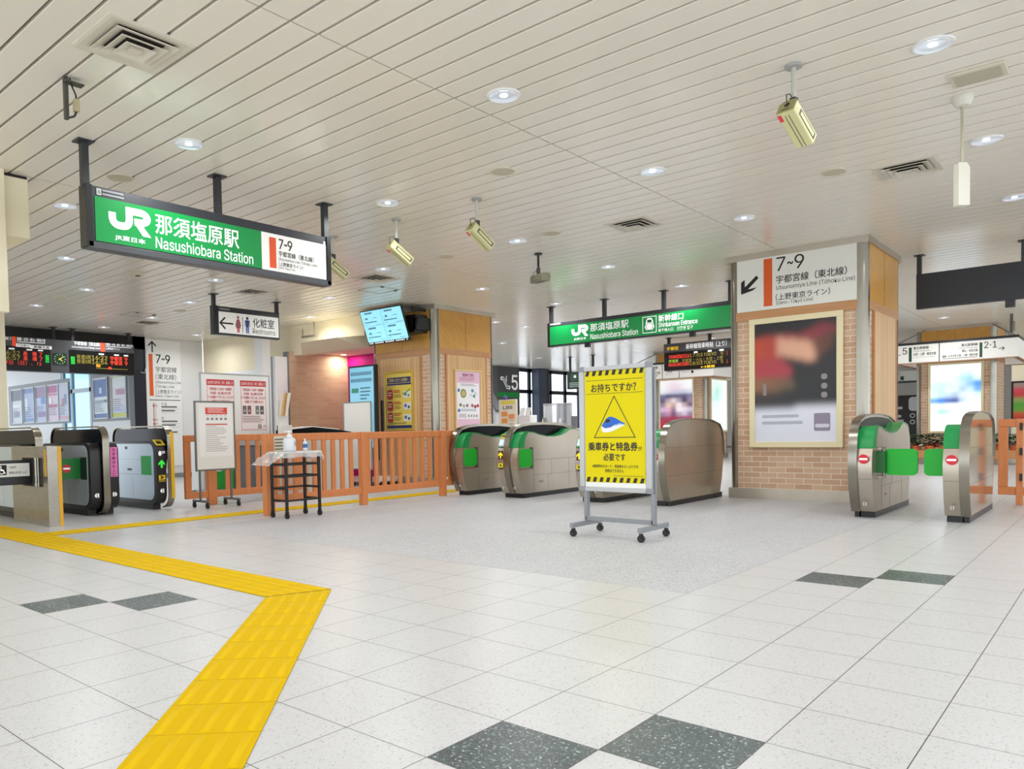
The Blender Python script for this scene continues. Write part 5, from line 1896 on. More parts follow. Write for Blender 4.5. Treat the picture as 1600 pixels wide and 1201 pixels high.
# wood-mounted poster cases on the left pillar
t = thing('poster_case', 'yellow framed poster with three red tags on the left brick pillar', 'poster', (8.6, 9.31, 1.07))
Fc = FX(8.60, 9.73)
b = MB()
frame_rects(b, Fc, 0.0, 0.82, 1.07, 2.26, 0.04, -0.01, 0.025, M('#d8b64e', 0.35, 0.3))
b.build('case_frame', t, 0.003)
p = MB()
p.fbox(Fc, 0.04, 0.78, 1.11, 2.22, -0.01, 0.008, M('#edd25c', 0.45))
p = p.build('poster', t)
p['org'] = t['org']
b = MB()
NV = M('#25346e', 0.5)
b.quad(Fc, 0.08, 0.75, 2.03, 2.14, NV, 0.010)
b.quad(Fc, 0.07, 0.77, 1.985, 2.02, NV, 0.010)
b.quad(Fc, 0.06, 0.76, 1.12, 1.18, NV, 0.010)
b.text(Fc, 'ご利用いただくお客様へ', 0.11, 0.70, 2.05, 2.12, M('#f0d66a', 0.5), 0.012, 0.01)
for v in (1.80, 1.57, 1.34):
    b.prism(Fc, rrect(0.08, 0.24, v - 0.085, v + 0.085, 0.02), 0.010, 0.0115, M('#c8342c', 0.5))
    b.quad(Fc, 0.11, 0.21, v + 0.085, v + 0.10, M('#c8342c', 0.5), 0.011)
    b.quad(Fc, 0.11, 0.21, v - 0.10, v - 0.085, M('#c8342c', 0.5), 0.011)
    b.lines(Fc, 0.10, 0.22, v - 0.05, v + 0.05, 2, M('#f0c8b8', 0.5), 0.0125, 0.5, 0.2)
    b.lines(Fc, 0.27, 0.50, v + 0.02, v + 0.085, 2, M('#b3402a', 0.5), 0.011, 0.55, 0.3)
    b.lines(Fc, 0.27, 0.48, v - 0.08, v, 3, M('#7a5a30', 0.5), 0.011, 0.4, 0.3)
    b.quad(Fc, 0.54, 0.75, v - 0.08, v + 0.06, M('#e8e6e0', 0.5), 0.0105)
    b.disc(Fc, 0.60, v, 0.035, M('#4868a8', 0.5), 0.012)
    b.disc(Fc, 0.69, v - 0.03, 0.03, M('#78a04a' if v > 1.7 else '#44508c', 0.5), 0.012)
b.ribbon(Fc, [(0.52, 1.80), (0.62, 1.83), (0.74, 1.90)], 0.03, M('#8aae3a', 0.5), 0.0125)
b.lines(Fc, 0.12, 0.66, 1.195, 1.235, 2, M('#5a4a2a', 0.5), 0.011, 0.4, 0.2)
b.build('poster_print', p)
t = thing('poster_case', 'pink framed poster with small pictures on the right face of the left pillar', 'poster', (9.54, 8.31, 1.07))
Fc = FY(8.31, 0)
b = MB()
frame_rects(b, Fc, 9.14, 9.95, 1.05, 2.26, 0.03, -0.01, 0.025, M('#dcc180', 0.35, 0.3))
b.build('case_frame', t, 0.003)
p = MB()
p.fbox(Fc, 9.17, 9.92, 1.08, 2.23, -0.01, 0.008, M('#e3bdd2', 0.45))
p = p.build('poster', t)
p['org'] = t['org']
b = MB()
b.prism(Fc, rrect(9.20, 9.88, 1.28, 2.0, 0.02), 0.009, 0.0105, M('#f0edf0', 0.5))
b.text(Fc, '特別席のご案内', 9.37, 9.72, 2.13, 2.19, M('#a02a5e', 0.5), 0.0105, 0.01)
b.lines(Fc, 9.28, 9.85, 2.03, 2.11, 3, M('#b9788f', 0.5), 0.0105, 0.35, 0.3)
b.disc(Fc, 9.39, 1.79, 0.09, M('#7d8a52', 0.5), 0.012)
b.disc(Fc, 9.39, 1.79, 0.06, M('#c8b46a', 0.5), 0.013)
for k, (u, v, c) in enumerate(((9.67, 1.85, '#4a8ab0'), (9.76, 1.80, '#c8d4da'), (9.72, 1.74, '#5a9a8a'), (9.62, 1.76, '#d8dade'), (9.30, 1.56, '#5a8a50'), (9.40, 1.54, '#c8a88a'), (9.50, 1.55, '#6a7aa0'), (9.66, 1.55, '#b04a4a'), (9.75, 1.53, '#8a3a3a'), (9.83, 1.55, '#b03a3a'), (9.25, 1.85, '#3a78b8'), (9.25, 1.45, '#3a78b8'))):
    b.disc(Fc, u, v, 0.04, M(c, 0.5), 0.012, 0.035, 12)
for k in range(4):
    u = 9.52 + k * 0.085
    b.ribbon(Fc, [(u, 1.37), (u + 0.045, 1.32)], 0.012, M('#2a2426', 0.5), 0.012)
    b.ribbon(Fc, [(u, 1.32), (u + 0.045, 1.37)], 0.012, M('#2a2426', 0.5), 0.0122)
b.lines(Fc, 9.24, 9.48, 1.30, 1.38, 3, M('#8a7a86', 0.5), 0.012, 0.4, 0.2)
b.lines(Fc, 9.30, 9.80, 1.42, 1.48, 2, M('#7a9ab8', 0.5), 0.012, 0.4, 0.2)
b.lines(Fc, 9.32, 9.86, 1.93, 1.98, 2, M('#9a8a96', 0.5), 0.012, 0.4, 0.3)
b.build('poster_print', p)

# tilted ceiling monitor in front of the left pillar
t = thing('monitor', 'tilted wall monitor with light blue timetable, at the top of the left pillar', 'monitor', (8.3, 9.2, 2.8))
tl = math.atan2(0.23, 0.62)
Fc = F((8.25, 9.78, 2.80), (0, -1, 0), (-math.sin(tl), 0, math.cos(tl)))
b = MB()
b.fbox(Fc, -0.015, 1.145, -0.015, 0.675, -0.05, 0.0, BLACK)
b.fbox(Fc, 0.25, 0.95, 0.15, 0.55, -0.12, -0.05, BLACK)
b.build('case', t, 0.004)
p = MB()
p.fbox(Fc, 0.0, 1.13, 0.045, 0.66, -0.001, 0.002, M('#96dcef', 0.15, emit=0.75))
p = p.build('screen', t)
p['org'] = t['org']
b = MB()
TC = M('#2b4a5a', 0.5)
b.ribbon(Fc, [(0.565, 0.05), (0.565, 0.655)], 0.006, TC, 0.004)
b.ribbon(Fc, [(0.01, 0.36), (1.12, 0.36)], 0.003, TC, 0.004)
for u0 in (0.05, 0.61):
    for v0 in (0.60, 0.30):
        for k, (du, dv, l, h) in enumerate(((0, 0, 0.02, 0.03), (0.06, 0, 0.22, 0.035), (0.0, -0.10, 0.02, 0.03), (0.05, -0.105, 0.07, 0.04), (0.27, -0.09, 0.12, 0.022), (0.0, -0.17, 0.36, 0.022), (0.0, -0.21, 0.10, 0.016), (0.3, -0.225, 0.18, 0.016))):
            n_ = max(1, int(l / 0.03))
            for q_ in range(n_):
                if k in (1, 3, 5):
                    b.quad(Fc, u0 + du + q_ * l / n_, u0 + du + (q_ + 0.72) * l / n_, v0 + dv, v0 + dv + h, TC, 0.004)
                else:
                    b.quad(Fc, u0 + du + q_ * l / n_, u0 + du + (q_ + 0.6) * l / n_, v0 + dv, v0 + dv + h * 0.7, M('#4d7484', 0.5), 0.004)
b.quad(Fc, 0.0, 1.13, 0.002, 0.042, M('#0d1418', 0.4), 0.004)
for k in range(26):
    if k % 7 != 3:
        b.quad(Fc, 0.02 + k * 0.042, 0.05 + k * 0.042, 0.008, 0.036, TXT_W, 0.0055)
b.build('timetable_text', p)
b = MB()
b.box(8.30, 8.62, 8.52, 9.32, 2.94, 3.28, BLACK)
b.box(8.30, 8.62, 8.45, 8.60, 2.98, 3.22, BLACK)
b.box(8.3, 8.4, 9.0, 9.1, 3.2, HC, BLACK)
b.box(8.25, 8.65, 8.55, 8.60, 3.36, 3.42, DARK)
b.build('bracket', t, 0.01)

# digital signage column and the white board beside it
t = thing('digital_signage', 'tall portrait screen with pale blue page left of the left pillar', 'screen', (8.05, 9.75, 0))
Fc = FX(8.0, 10.13)
b = MB()
b.box(8.002, 8.10, 9.38, 10.15, 0.5, 2.38, BLACK)
b.box(8.02, 8.08, 9.6, 9.9, 0.05, 0.5, BLACK)
b.box(7.92, 8.2, 9.4, 10.1, 0, 0.05, BLACK)
b.build('case', t, 0.006)
p = MB()
p.fbox(Fc, 0.02, 0.72, 0.75, 2.34, -0.01, 0.003, M('#7db9d0', 0.2, emit=0.42))
p = p.build('screen', t)
p['org'] = t['org']
b = MB()
TS = M('#3a687c', 0.5)
for k in range(13):
    for v in (2.18, 2.05):
        b.quad(Fc, 0.06 + k * 0.048, 0.088 + k * 0.048, v, v + 0.07, TS, 0.005)
b.quad(Fc, 0.07, 0.28, 1.84, 1.93, M('#3c9a7c', 0.5), 0.005)
for k in range(5):
    b.lines(Fc, 0.33, 0.66, 1.62 + k * 0.07, 1.66 + k * 0.07, 1, TS, 0.005, 0.6, 0.5)
b.quad(Fc, 0.08, 0.26, 1.15, 1.52, M('#46606e', 0.5), 0.005)
b.quad(Fc, 0.36, 0.62, 1.2, 1.40, M('#5a7484', 0.5), 0.005)
b.lines(Fc, 0.30, 0.68, 1.46, 1.54, 2, TS, 0.005, 0.4, 0.2)
b.build('screen_text', p)
b = MB()
b.tube([(8.32, 9.52, 0.05), (8.32, 9.52, 1.68)], 0.03, BLACK)
b.box(8.30, 8.5, 9.3, 9.6, 0.0, 0.06, BLACK)
tag(b.build('umbrella_stand'), 'black upright pole between the portrait screen and the left pillar', 'pole')
t = thing('whiteboard', 'small blank white board in front of the portrait screen', 'whiteboard', (7.62, 9.45, 0))
Fc = FX(7.6, 9.86)
b = MB()
frame_rects(b, Fc, 0, 0.80, 0.34, 1.64, 0.02, -0.02, 0.006, M('#85898b', 0.4, 0.4))
b.build('board_frame', t, 0.003)
b = MB()
b.fbox(Fc, 0.02, 0.78, 0.36, 1.62, -0.012, 0.0, M('#e2dfd6', 0.4))
b.build('board', t)
for u in (0.05, 0.75):
    b = MB()
    b.fbox(Fc, u - 0.012, u + 0.012, 0.08, 0.36, -0.03, -0.005, BLACK)
    b.box(7.4, 7.82, 9.86 - u - 0.015, 9.86 - u + 0.015, 0.05, 0.08, BLACK)
    caster(b, 7.42, 9.86 - u, 0, 0.025)
    caster(b, 7.79, 9.86 - u, 0, 0.025)
    b.build('leg', t)

# passage posters seen through the portal
t0 = None
def wall_poster(u0, u1, v0, v1, label, base, head, marks, x=XP):
    Fc = FX(x - 0.012, 0)
    t = thing('wall_poster', label, 'poster', (x, -(u0 + u1) / 2, v0), group='posters in the passage')
    b = MB()
    frame_rects(b, Fc, u0, u1, v0, v1, 0.03, 0, 0.03, M('#c9cfd4', 0.35))
    b.build('case_frame', t)
    b = MB()
    b.fbox(Fc, u0 + 0.03, u1 - 0.03, v0 + 0.03, v1 - 0.03, 0, 0.008, M(base, 0.4))
    H, W = v1 - v0, u1 - u0
    b.quad(Fc, u0 + 0.05, u1 - 0.05, v1 - 0.05 - H * head[1], v1 - 0.05, M(head[0], 0.4), 0.010)
    for q, (a, c, d_, e, col) in enumerate(marks):
        b.quad(Fc, u0 + W * a, u0 + W * c, v0 + H * d_, v0 + H * e, M(col, 0.4), 0.012 + 0.002 * q)
    b.lines(Fc, u0 + W * 0.12, u0 + W * 0.8, v0 + H * 0.15, v0 + H * 0.45, 6, M('#7b8aa4', 0.5), 0.019, 0.3, 0.4)
    b.build('print', t)
b = MB()
Fc = FX(XP, 0)
b.fbox(Fc, -27.6, -22.45, 1.50, 2.86, 0, 0.012, M('#6e7479', 0.4))
b.fbox(Fc, -20.95, -18.5, 1.50, 2.86, 0, 0.012, M('#6e7479', 0.4))
struct(b.build('trim_6'))
ps = [('#c9d2e0', ('#48516a', 0.3)), ('#9db4dc', ('#5a72b4', 0.12)), ('#b6c3e4', ('#8a6a9a', 0.28)), ('#ddc9dd', ('#b04a92', 0.18)), ('#c4cfe6', ('#c4cfe6', 0.1))]
mk = [[(0.1, 0.9, 0.4, 0.55, '#e0e4ea'), (0.2, 0.7, 0.2, 0.33, '#8e88b4')], [(0.15, 0.4, 0.35, 0.7, '#dfe6f0'), (0.1, 0.9, 0.05, 0.14, '#5b86c4')], [(0.5, 0.9, 0.5, 0.7, '#4d7cc8'), (0.2, 0.9, 0.15, 0.3, '#8d6cae')], [(0.08, 0.92, 0.38, 0.47, '#c24d86'), (0.08, 0.92, 0.7, 0.76, '#c87a94'), (0.15, 0.4, 0.5, 0.64, '#f0eef4')], [(0.3, 0.5, 0.4, 0.6, '#c07a86'), (0.55, 0.75, 0.45, 0.7, '#7480a8'), (0.1, 0.9, 0.06, 0.14, '#d9a2b4')]]
lab = ['leftmost passage poster, grey blue with a dark picture on top', 'all blue passage poster, second from left', 'lilac blue passage poster with pink pictures, third from left', 'pink and white passage poster with magenta bands', 'pale blue passage poster with small figures, right of the pink one']
for k in range(5):
    u0 = -27.45 + k * 1.0 if False else [-27.3, -26.2, -25.15, -24.15, -23.3][k]
    wd = [1.0, 0.95, 0.92, 0.85, 0.8][k]
    wall_poster(u0, u0 + wd, 1.56, 2.74, lab[k], ps[k][0], ps[k][1], mk[k])
wall_poster(-20.78, -19.85, 1.57, 2.74, 'blue headed passage poster, left of the yellow edged one', '#d7e6ef', ('#2f62a8', 0.42), [(0.42, 0.58, 0.62, 0.76, '#bcd8ee'), (0.05, 0.95, 0.03, 0.13, '#2f62a8'), (0.75, 0.92, 0.4, 0.46, '#38507a'), (0.1, 0.7, 0.4, 0.45, '#9ab8c8')])
wall_poster(-19.62, -18.72, 1.57, 2.74, 'yellow edged passage poster nearest the portal post', '#c9d23c', ('#dfe6ee', 0.82), [(0.1, 0.9, 0.28, 0.72, '#d9d6e6'), (0.3, 0.9, 0.55, 0.68, '#b08aa0'), (0.1, 0.9, 0.12, 0.27, '#c4cdea')])

# ------------------------------------------------------------------ things on the ceiling
RING = M('#e7e7e6', 0.3)
REFL = M('#d5dde8', 0.15, 0.6, emit=0.38)
LAMP = M('#f7faff', 0.4, emit=2.0)
def make_downlight():
    t = thing('downlight', '', 'ceiling light', (0, 0, HC), local=True)
    b = MB()
    b.lathe((0, 0, 0), [(0.125, 0.0), (0.122, -0.008), (0.108, -0.012), (0.104, -0.010)], RING, 32)
    b.build('trim_ring', t)
    b = MB()
    b.lathe((0, 0, 0), [(0.104, -0.010), (0.09, -0.004), (0.055, -0.0015), (0.0, -0.0015)], REFL, 32)
    b.build('reflector', t)
    b = MB()
    b.lathe((0, 0, 0), [(0.03, -0.002), (0.028, -0.006), (0.0, -0.007)], LAMP, 16)
    b.build('lamp', t)
    return t
DLP = make_downlight()
ld = bpy.data.lights.new('downlight_beam', 'AREA')
ld.shape = 'DISK'
ld.size = 0.2
ld.energy = LAMP_W
ld.color = (0.955, 0.975, 1.0)
ld.spread = math.radians(160)
ld_far = ld.copy()
ld_far.energy = LAMP_W * 1.8  # extra strength added to lift the dim far ceiling
DL = [  # hidden and out-of-frame ones are unseen lamps added for their light
 (2.33, 1.74, 'ceiling downlight at top centre of the view, the one showing its bulb'),
 (1.23, 4.20, 'ceiling downlight just above the large green station sign'),
 (3.67, -0.71, 'largest ceiling downlight, at top right above the small grille'),
 (4.62, 1.74, 'ceiling downlight right of the round cream speaker at top centre'),
 (3.54, 4.24, 'ceiling downlight above the hanging camera nearest the station sign'),
 (1.21, 6.67, 'ceiling downlight left of the station sign, below the cream soffit'),
 (5.95, -0.72, 'ceiling downlight right of the hanging white antenna rod'),
 (6.90, 1.74, 'ceiling downlight above the left corner of the right brick pillar'),
 (8.24, -0.70, 'ceiling downlight at the right edge behind the antenna rod'),
 (5.85, 4.26, 'ceiling downlight above the dark sideways hanging camera'),
 (2.18, 9.10, 'ceiling downlight below the left end of the station sign, nearest'),
 (4.41, 9.07, 'ceiling downlight above the left post of the restroom sign'),
 (3.32, 11.17, 'ceiling downlight below the station sign, left of the small sensor'),
 (3.31, 13.31, 'ceiling downlight nearest the left edge above the clock board'),
 (5.16, 11.19, 'ceiling downlight left of the restroom sign, at its top height'),
 (5.54, 13.36, 'ceiling downlight just above the left end vent by the white wall'),
 (5.43, 15.35, 'ceiling downlight right over the left portal departure board'),
 (7.63, 15.28, 'ceiling downlight at the top of the white platform sign wall'),
 (8.10, 4.25, 'ceiling downlight above the middle post of the entrance sign'),
 (10.43, 4.17, 'ceiling downlight between the entrance sign and the right pillar'),
 (10.37, 6.72, 'ceiling downlight touching the left post of the entrance sign'),
 (8.10, 6.71, 'ceiling downlight above the right side of the left brick pillar'),
 (5.76, 6.69, 'ceiling downlight above the vent over the tilted monitor'),
 (6.73, 9.14, 'ceiling downlight right of the restroom sign, left of the access hatch'),
 (7.88, 11.20, 'ceiling downlight near the top edge of the cream wall'),
 (11.47, 9.11, 'ceiling downlight showing just past the right edge of the left pillar'),
 (12.7, 6.64, 'ceiling downlight hidden behind the station name on the entrance sign'),
 (12.7, 4.1, 'ceiling downlight hidden behind the arrow sign on the right brick pillar'),
 (12.6, 9.1, 'ceiling downlight left of the entrance sign, at the height of its top edge'),
 (14.9, 9.0, 'ceiling downlight hidden behind the logo on the entrance sign'),
 (14.9, 11.6, 'ceiling downlight between the left brick pillar and the dark grey 5 wall'),
 (17.2, 11.4, 'ceiling downlight just under the left end of the entrance sign'),
 (19.5, 13.6, 'farthest ceiling downlight before the far windows'),
 (17.2, 9.0, 'ceiling downlight under the entrance sign, above the yellow poster stand'),
 (16.4, 6.78, 'ceiling downlight left of the small departure board post'),
 (18.58, 7.10, 'ceiling downlight under the right end of the entrance sign'),
 (18.99, 1.67, 'ceiling downlight above the orange topped far right pillar'),
 (13.0, 1.7, 'ceiling downlight hidden behind the right edge of the cake poster pillar'),
 (12.6, -0.7, 'unseen ceiling downlight beyond the blank black board'),
 (15.5, -0.7, 'unseen ceiling downlight over the passage beyond the right gates'),
 (15.2, 4.1, 'ceiling downlight hidden behind the middle of the cake poster pillar'),
 (22.0, 5.0, 'far ceiling downlight between the two far pillars, hidden by the near one'),
 (24.5, 1.5, 'ceiling downlight behind the far right pillar'),
 (24.0, 8.0, 'ceiling downlight behind the far middle pillar'),
 (25.0, 12.0, 'ceiling downlight near the far glass front'),
 (0.0, 1.74, 'unseen ceiling downlight overhead just above the top of the view, centre'),
 (1.40, -0.71, 'unseen ceiling downlight overhead just above the top of the view, right'),
 (-1.1, 4.2, 'unseen ceiling downlight overhead beyond the upper left corner'),
 (2.33, -3.1, 'unseen ceiling downlight overhead beyond the upper right corner'),
 (4.62, -3.1, 'unseen ceiling downlight beyond the right edge near the blank board'),
 (-0.9, -0.71, 'unseen ceiling downlight directly over the viewpoint'),
 (-3.2, 1.0, 'unseen ceiling downlight behind the viewpoint on the left'),
 (0.0, -3.6, 'unseen ceiling downlight behind the viewpoint on the right'),
 (5.0, 19.5, 'ceiling downlight in the passage beyond the portal'),
 (5.0, 24.0, 'ceiling downlight deep in the passage beyond the portal'),
]
for k, (x, y, lb) in enumerate(DL):
    if k == 0:
        o = DLP
        lo = bpy.data.objects.new('light', ld)
        COL.objects.link(lo)
        lo.parent = o
        lo.location = (0, 0, -0.016)
        o.location = (x, y, HC)
        o['label'] = lb
    else:
        o = dup(DLP, (x, y, HC), lb)
        if x > 11:
            for c in o.children:
                if c.type == 'LIGHT':
                    c.data = ld_far
    o['group'] = 'ceiling downlights'
for x, y, lb, out in ((9.75, 12.35, 'small shop spotlight washing the brick wall', 0), (9.55, 10.9, 'small shop spotlight over the magenta wall', 0)):
    t = thing('spotlight', lb, 'ceiling light', (x, y, 2.90))
    b = MB()
    b.lathe((x, y, 2.90), [(0.06, 0.0), (0.058, -0.006), (0.05, -0.008), (0.0, -0.006)], M('#fff6e0', 0.4, emit=6.0), 20)
    b.build('lamp', t)
    l2 = bpy.data.lights.new('spotlight_beam', 'AREA')
    l2.shape = 'DISK'
    l2.size = 0.1
    l2.energy = 11.0
    l2.color = (1.0, 0.95, 0.84)
    lo = bpy.data.objects.new('light', l2)
    COL.objects.link(lo)
    lo.parent = t
    lo.location = (0, 0, -0.012)

# square air diffusers
def vent(x, y, s, label):
    t = thing('air_vent', label, 'air vent', (x, y, HC), local=True)
    h = s / 2
    VM = M('#d6cfbf', 0.45)
    def frustum(bm, a, za, c, zc, mt):
        bm.add([(-a, -a, za), (a, -a, za), (a, a, za), (-a, a, za), (-c, -c, zc), (c, -c, zc), (c, c, zc), (-c, c, zc)],
               [(0, 1, 5, 4), (1, 2, 6, 5), (2, 3, 7, 6), (3, 0, 4, 7)], mt)
    b = MB()
    frustum(b, h, 0.0, h, -0.008, VM)
    frustum(b, h, -0.008, h * 0.93, -0.012, VM)
    frustum(b, h * 0.93, -0.012, h * 0.66, -0.002, VM)
    b.build('outer_frame', t, smooth=0)
    b = MB()
    b.add([(-h * .66, -h * .66, -0.001), (h * .66, -h * .66, -0.001), (h * .66, h * .66, -0.001), (-h * .66, h * .66, -0.001)], [(0, 1, 2, 3)], M('#3a352f', 0.8))
    b.build('duct_opening', t, smooth=0)
    for a, c, z in ((0.72, 0.50, -0.034), (0.53, 0.33, -0.046), (0.35, 0.12, -0.056)):
        b = MB()
        frustum(b, h * a, z + 0.014, h * a, z + 0.008, VM)
        frustum(b, h * a, z + 0.008, h * c, z + 0.030, VM)
        if a == 0.35:
            frustum(b, h * .12, z + 0.030, h * .12, z + 0.012, VM)
            b.add([(-h * .12, -h * .12, z + 0.012), (h * .12, -h * .12, z + 0.012), (h * .12, h * .12, z + 0.012), (-h * .12, h * .12, z + 0.012)], [(0, 1, 2, 3)], VM)
        b.build('louvre', t, smooth=0)
    return t
vent(0.165, 2.95, 0.54, 'large square ceiling air vent at top left, nearest')
vent(6.22, 2.79, 0.54, 'square ceiling air vent above the green entrance sign')
vent(6.31, -0.06, 0.54, 'square ceiling air vent left of the antenna rod, right')
vent(6.15, 7.26, 0.54, 'square ceiling air vent above the tilted monitor')
vent(5.8, 14.1, 0.54, 'far square ceiling air vent by the white platform sign wall')
vent(5.4, 9.55, 0.5, 'square ceiling air vent right behind the restroom sign')
def hatch(x, y, s, label):
    b = MB()
    z = HC - 0.001
    for (x0, x1, y0, y1) in ((x, x + s, y - 0.006, y + 0.006), (x, x + s, y + s - 0.006, y + s + 0.006), (x - 0.006, x + 0.006, y, y + s), (x + s - 0.006, x + s + 0.006, y, y + s)):
        b.box(x0, x1, y0, y1, z - 0.002, z, M('#45413a', 0.6))
    for (a, c) in ((x + s, y + 0.1), (x + 0.1, y)):
        b.box(a - 0.025, a + 0.025, c - 0.015, c + 0.015, z - 0.014, z, M('#3a3732', 0.5))
    tag(b.build('access_hatch'), label, 'access hatch')
hatch(6.6, 7.72, 0.5, 'ceiling access hatch outline above the tilted monitor')
hatch(4.9, 12.9, 0.5, 'ceiling access hatch outline left of the restroom sign')
hatch(13.4, 0.0, 0.5, 'ceiling access hatch outline above the blank black board')

# round speakers
SPK = M('#d3cbb4', 0.6)
def speaker(x, y, label, r=0.12):
    t = thing('ceiling_speaker', label, 'speaker', (x, y, HC), local=True)
    b = MB()
    b.lathe((0, 0, 0), [(r, 0), (r * 0.98, -0.010), (r * 0.9, -0.012), (r * 0.88, -0.009)], SPK, 28)
    b.build('rim', t)
    b = MB()
    b.lathe((0, 0, 0), [(r * 0.88, -0.009), (r * 0.5, -0.011), (0, -0.0115)], M('#c6bda4', 0.8), 28)
    b.build('grille', t)
for x, y, lb in ((3.61, 2.75, 'round cream ceiling speaker at upper centre, nearest'), (1.21, 5.41, 'round cream ceiling speaker behind the left post of the station sign'),
                 (5.84, 3.73, 'round cream ceiling speaker above the dark sideways camera'), (5.82, 5.48, 'round cream ceiling speaker between two hanging cameras, lower'),
                 (5.89, 0.49, 'faint round ceiling cover left of the right vent'), (5.5, 12.17, 'flat round ceiling cover left of the restroom sign'), (3.32, 12.22, 'flat round ceiling cover at left below the station sign')):
    speaker(x, y, lb)
t = thing('ceiling_grille', 'small rectangular ceiling grille below the largest downlight', 'grille', (4.37, -0.85, HC - 0.03))
b = MB()
b.box(4.25, 4.50, -1.03, -0.70, HC - 0.02, HC, M('#d2cbb6', 0.6))
b.build('frame', t, 0.004)
b = MB()
b.box(4.275, 4.475, -1.0, -0.73, HC - 0.024, HC - 0.018, M('#b9b19b', 0.8))
b.build('mesh_panel', t)
t = thing('smoke_sensor', 'small square sensor on the ceiling below the station sign', 'sensor', (3.28, 9.33, HC - 0.06))
b = MB()
b.box(3.22, 3.34, 9.27, 9.39, HC - 0.05, HC, M('#cfc7b2', 0.5))
b.box(3.25, 3.31, 9.30, 9.36, HC - 0.06, HC - 0.05, BLACK)
b.build('housing', t, 0.005)

# hanging camera housings
HOUSE = M('#d6d19c', 0.4)
HOUSE_D = M('#6f6c55', 0.45)
def cctv(label, x, y, yaw, pitch, drop, body=HOUSE, pole=M('#c4c2b8', 0.4), L=0.36, red=True, flange=M('#a8a8a4', 0.4)):
    t = thing('security_camera', label, 'camera', (x, y, HC), yaw, 'hanging cameras', local=True)
    b = MB()
    b.cyl((0, 0, -0.02), (0, 0, 0), 0.055, flange, n=20)
    b.build('ceiling_flange', t)
    b = MB()
    b.cyl((0, 0, -drop), (0, 0, -0.01), 0.016, pole)
    b.build('pole', t)
    b = MB()
    b.box(-0.02, 0.02, -0.02, 0.02, -drop - 0.09, -drop + 0.02, M('#3a3a38', 0.4))
    b.build('joint', t)
    c, s = math.cos(pitch), math.sin(pitch)
    # body axis along local x, pitched down
    o = Vector((0.02, 0, -drop - 0.13))
    ax, up = Vector((c, 0, -s)), Vector((s, 0, c))
    sd = Vector((0, 1, 0))
    Fb = F(o - ax * L * 0.42, sd, up)        # rear face seen from behind; n = sd x up
    if Fb.n.dot(ax) > 0:
        Fb = F(o - ax * L * 0.42, -sd, up)
    b = MB()
    b.prism(Fb, [(-0.056, -0.05), (0.056, -0.05), (0.063, -0.04), (0.063, 0.035), (0.042, 0.058), (-0.042, 0.058), (-0.063, 0.035), (-0.063, -0.04)], -L, 0, body)
    b.build('housing', t, 0.004)
    b = MB()
    b.prism(Fb, [(-0.06, -0.045), (0.06, -0.045), (0.06, 0.033), (0.04, 0.054), (-0.04, 0.054), (-0.06, 0.033)], 0.0, 0.006, M('#a39a66', 0.5))
    b.disc(Fb, 0.0, 0.01, 0.018, BLACK, 0.008)
    b.quad(Fb, -0.03, 0.03, -0.034, -0.026, M('#4d4a38', 0.5), 0.008)
    b.build('end_cap', t)
    b = MB()
    for u in (-0.0645, 0.0645):
        b.fbox(Fb, min(u, u * 0.98), max(u, u * 0.98), -0.03, 0.02, -L * 0.95, -L * 0.2, M('#3e423a', 0.4))
        b.fbox(Fb, min(u * 1.01, u), max(u * 1.01, u), -0.02, 0.01, -L * 0.9, -L * 0.25, body)
    for u in (-0.012, 0.012):
        b.fbox(Fb, u - 0.002, u + 0.002, -0.052, -0.049, -L, -L * 0.1, M('#5d5a40', 0.5))
    b.build('side_window', t)
    if red:
        b = MB()
        b.fbox(Fb, -0.066, -0.062, -0.04, -0.015, -L * 0.22, -L * 0.05, M('#d23a44', 0.4, emit=0.1))
        b.fbox(Fb, -0.06, -0.035, -0.053, -0.049, -L * 0.22, -L * 0.05, M('#d23a44', 0.4, emit=0.1))
        b.build('red_lamp', t)
    b = MB()
    q0 = Fb.p(0.0, 0.01, 0.008)
    b.tube([q0, q0 - ax * 0.04 + up * 0.05, q0 - ax * 0.01 + up * 0.09, Vector((0, 0, -drop))], 0.004, M('#4a4a48', 0.4))
    b.build('cable', t)
    return t
cctv('hanging cream camera at upper right, nearest and largest', 3.33, 0.04, math.radians(-10), math.radians(33), 0.24, L=0.31)
cctv('hanging cream camera near the centre, left of the round speakers', 4.09, 3.47, math.radians(-12), math.radians(35), 0.25, L=0.31)
cctv('hanging cream camera right of the station sign', 4.03, 4.62, math.radians(-14), math.radians(34), 0.24, L=0.31)
cctv('hanging cream camera half hidden by the right end of the station sign', 4.01, 5.72, math.radians(-14), math.radians(34), 0.24, L=0.31)
cctv('dark hanging camera turned sideways above the left of the entrance sign', 6.63, 4.49, math.radians(-118), math.radians(4), 0.22, HOUSE_D, BLACK, 0.36, False, BLACK)

# hanging antenna rod at right
t = thing('antenna_rod', 'white hanging rod with a slim white box near the upper right corner', 'antenna', (4.74, -0.72, 2.67))
AW = M('#d9d6c6', 0.4)
b = MB()
b.lathe((4.74, -0.72, HC), [(0.07, 0), (0.072, -0.02), (0.05, -0.075), (0.02, -0.08), (0.0, -0.08)], AW, 24)
b.build('ceiling_cup', t)
b = MB()
b.cyl((4.74, -0.72, 2.98), (4.74, -0.72, HC - 0.07), 0.011, M('#b9b49c', 0.4))
b.build('rod', t)
b = MB()
b.prism(F((4.74, -0.72, 0), (0.66, -0.75, 0)), [(-0.045, 2.67), (0.04, 2.67), (0.04, 2.95), (0.015, 2.985), (-0.045, 2.985)], -0.03, 0.03, AW)
b.build('antenna_box', t, 0.004)
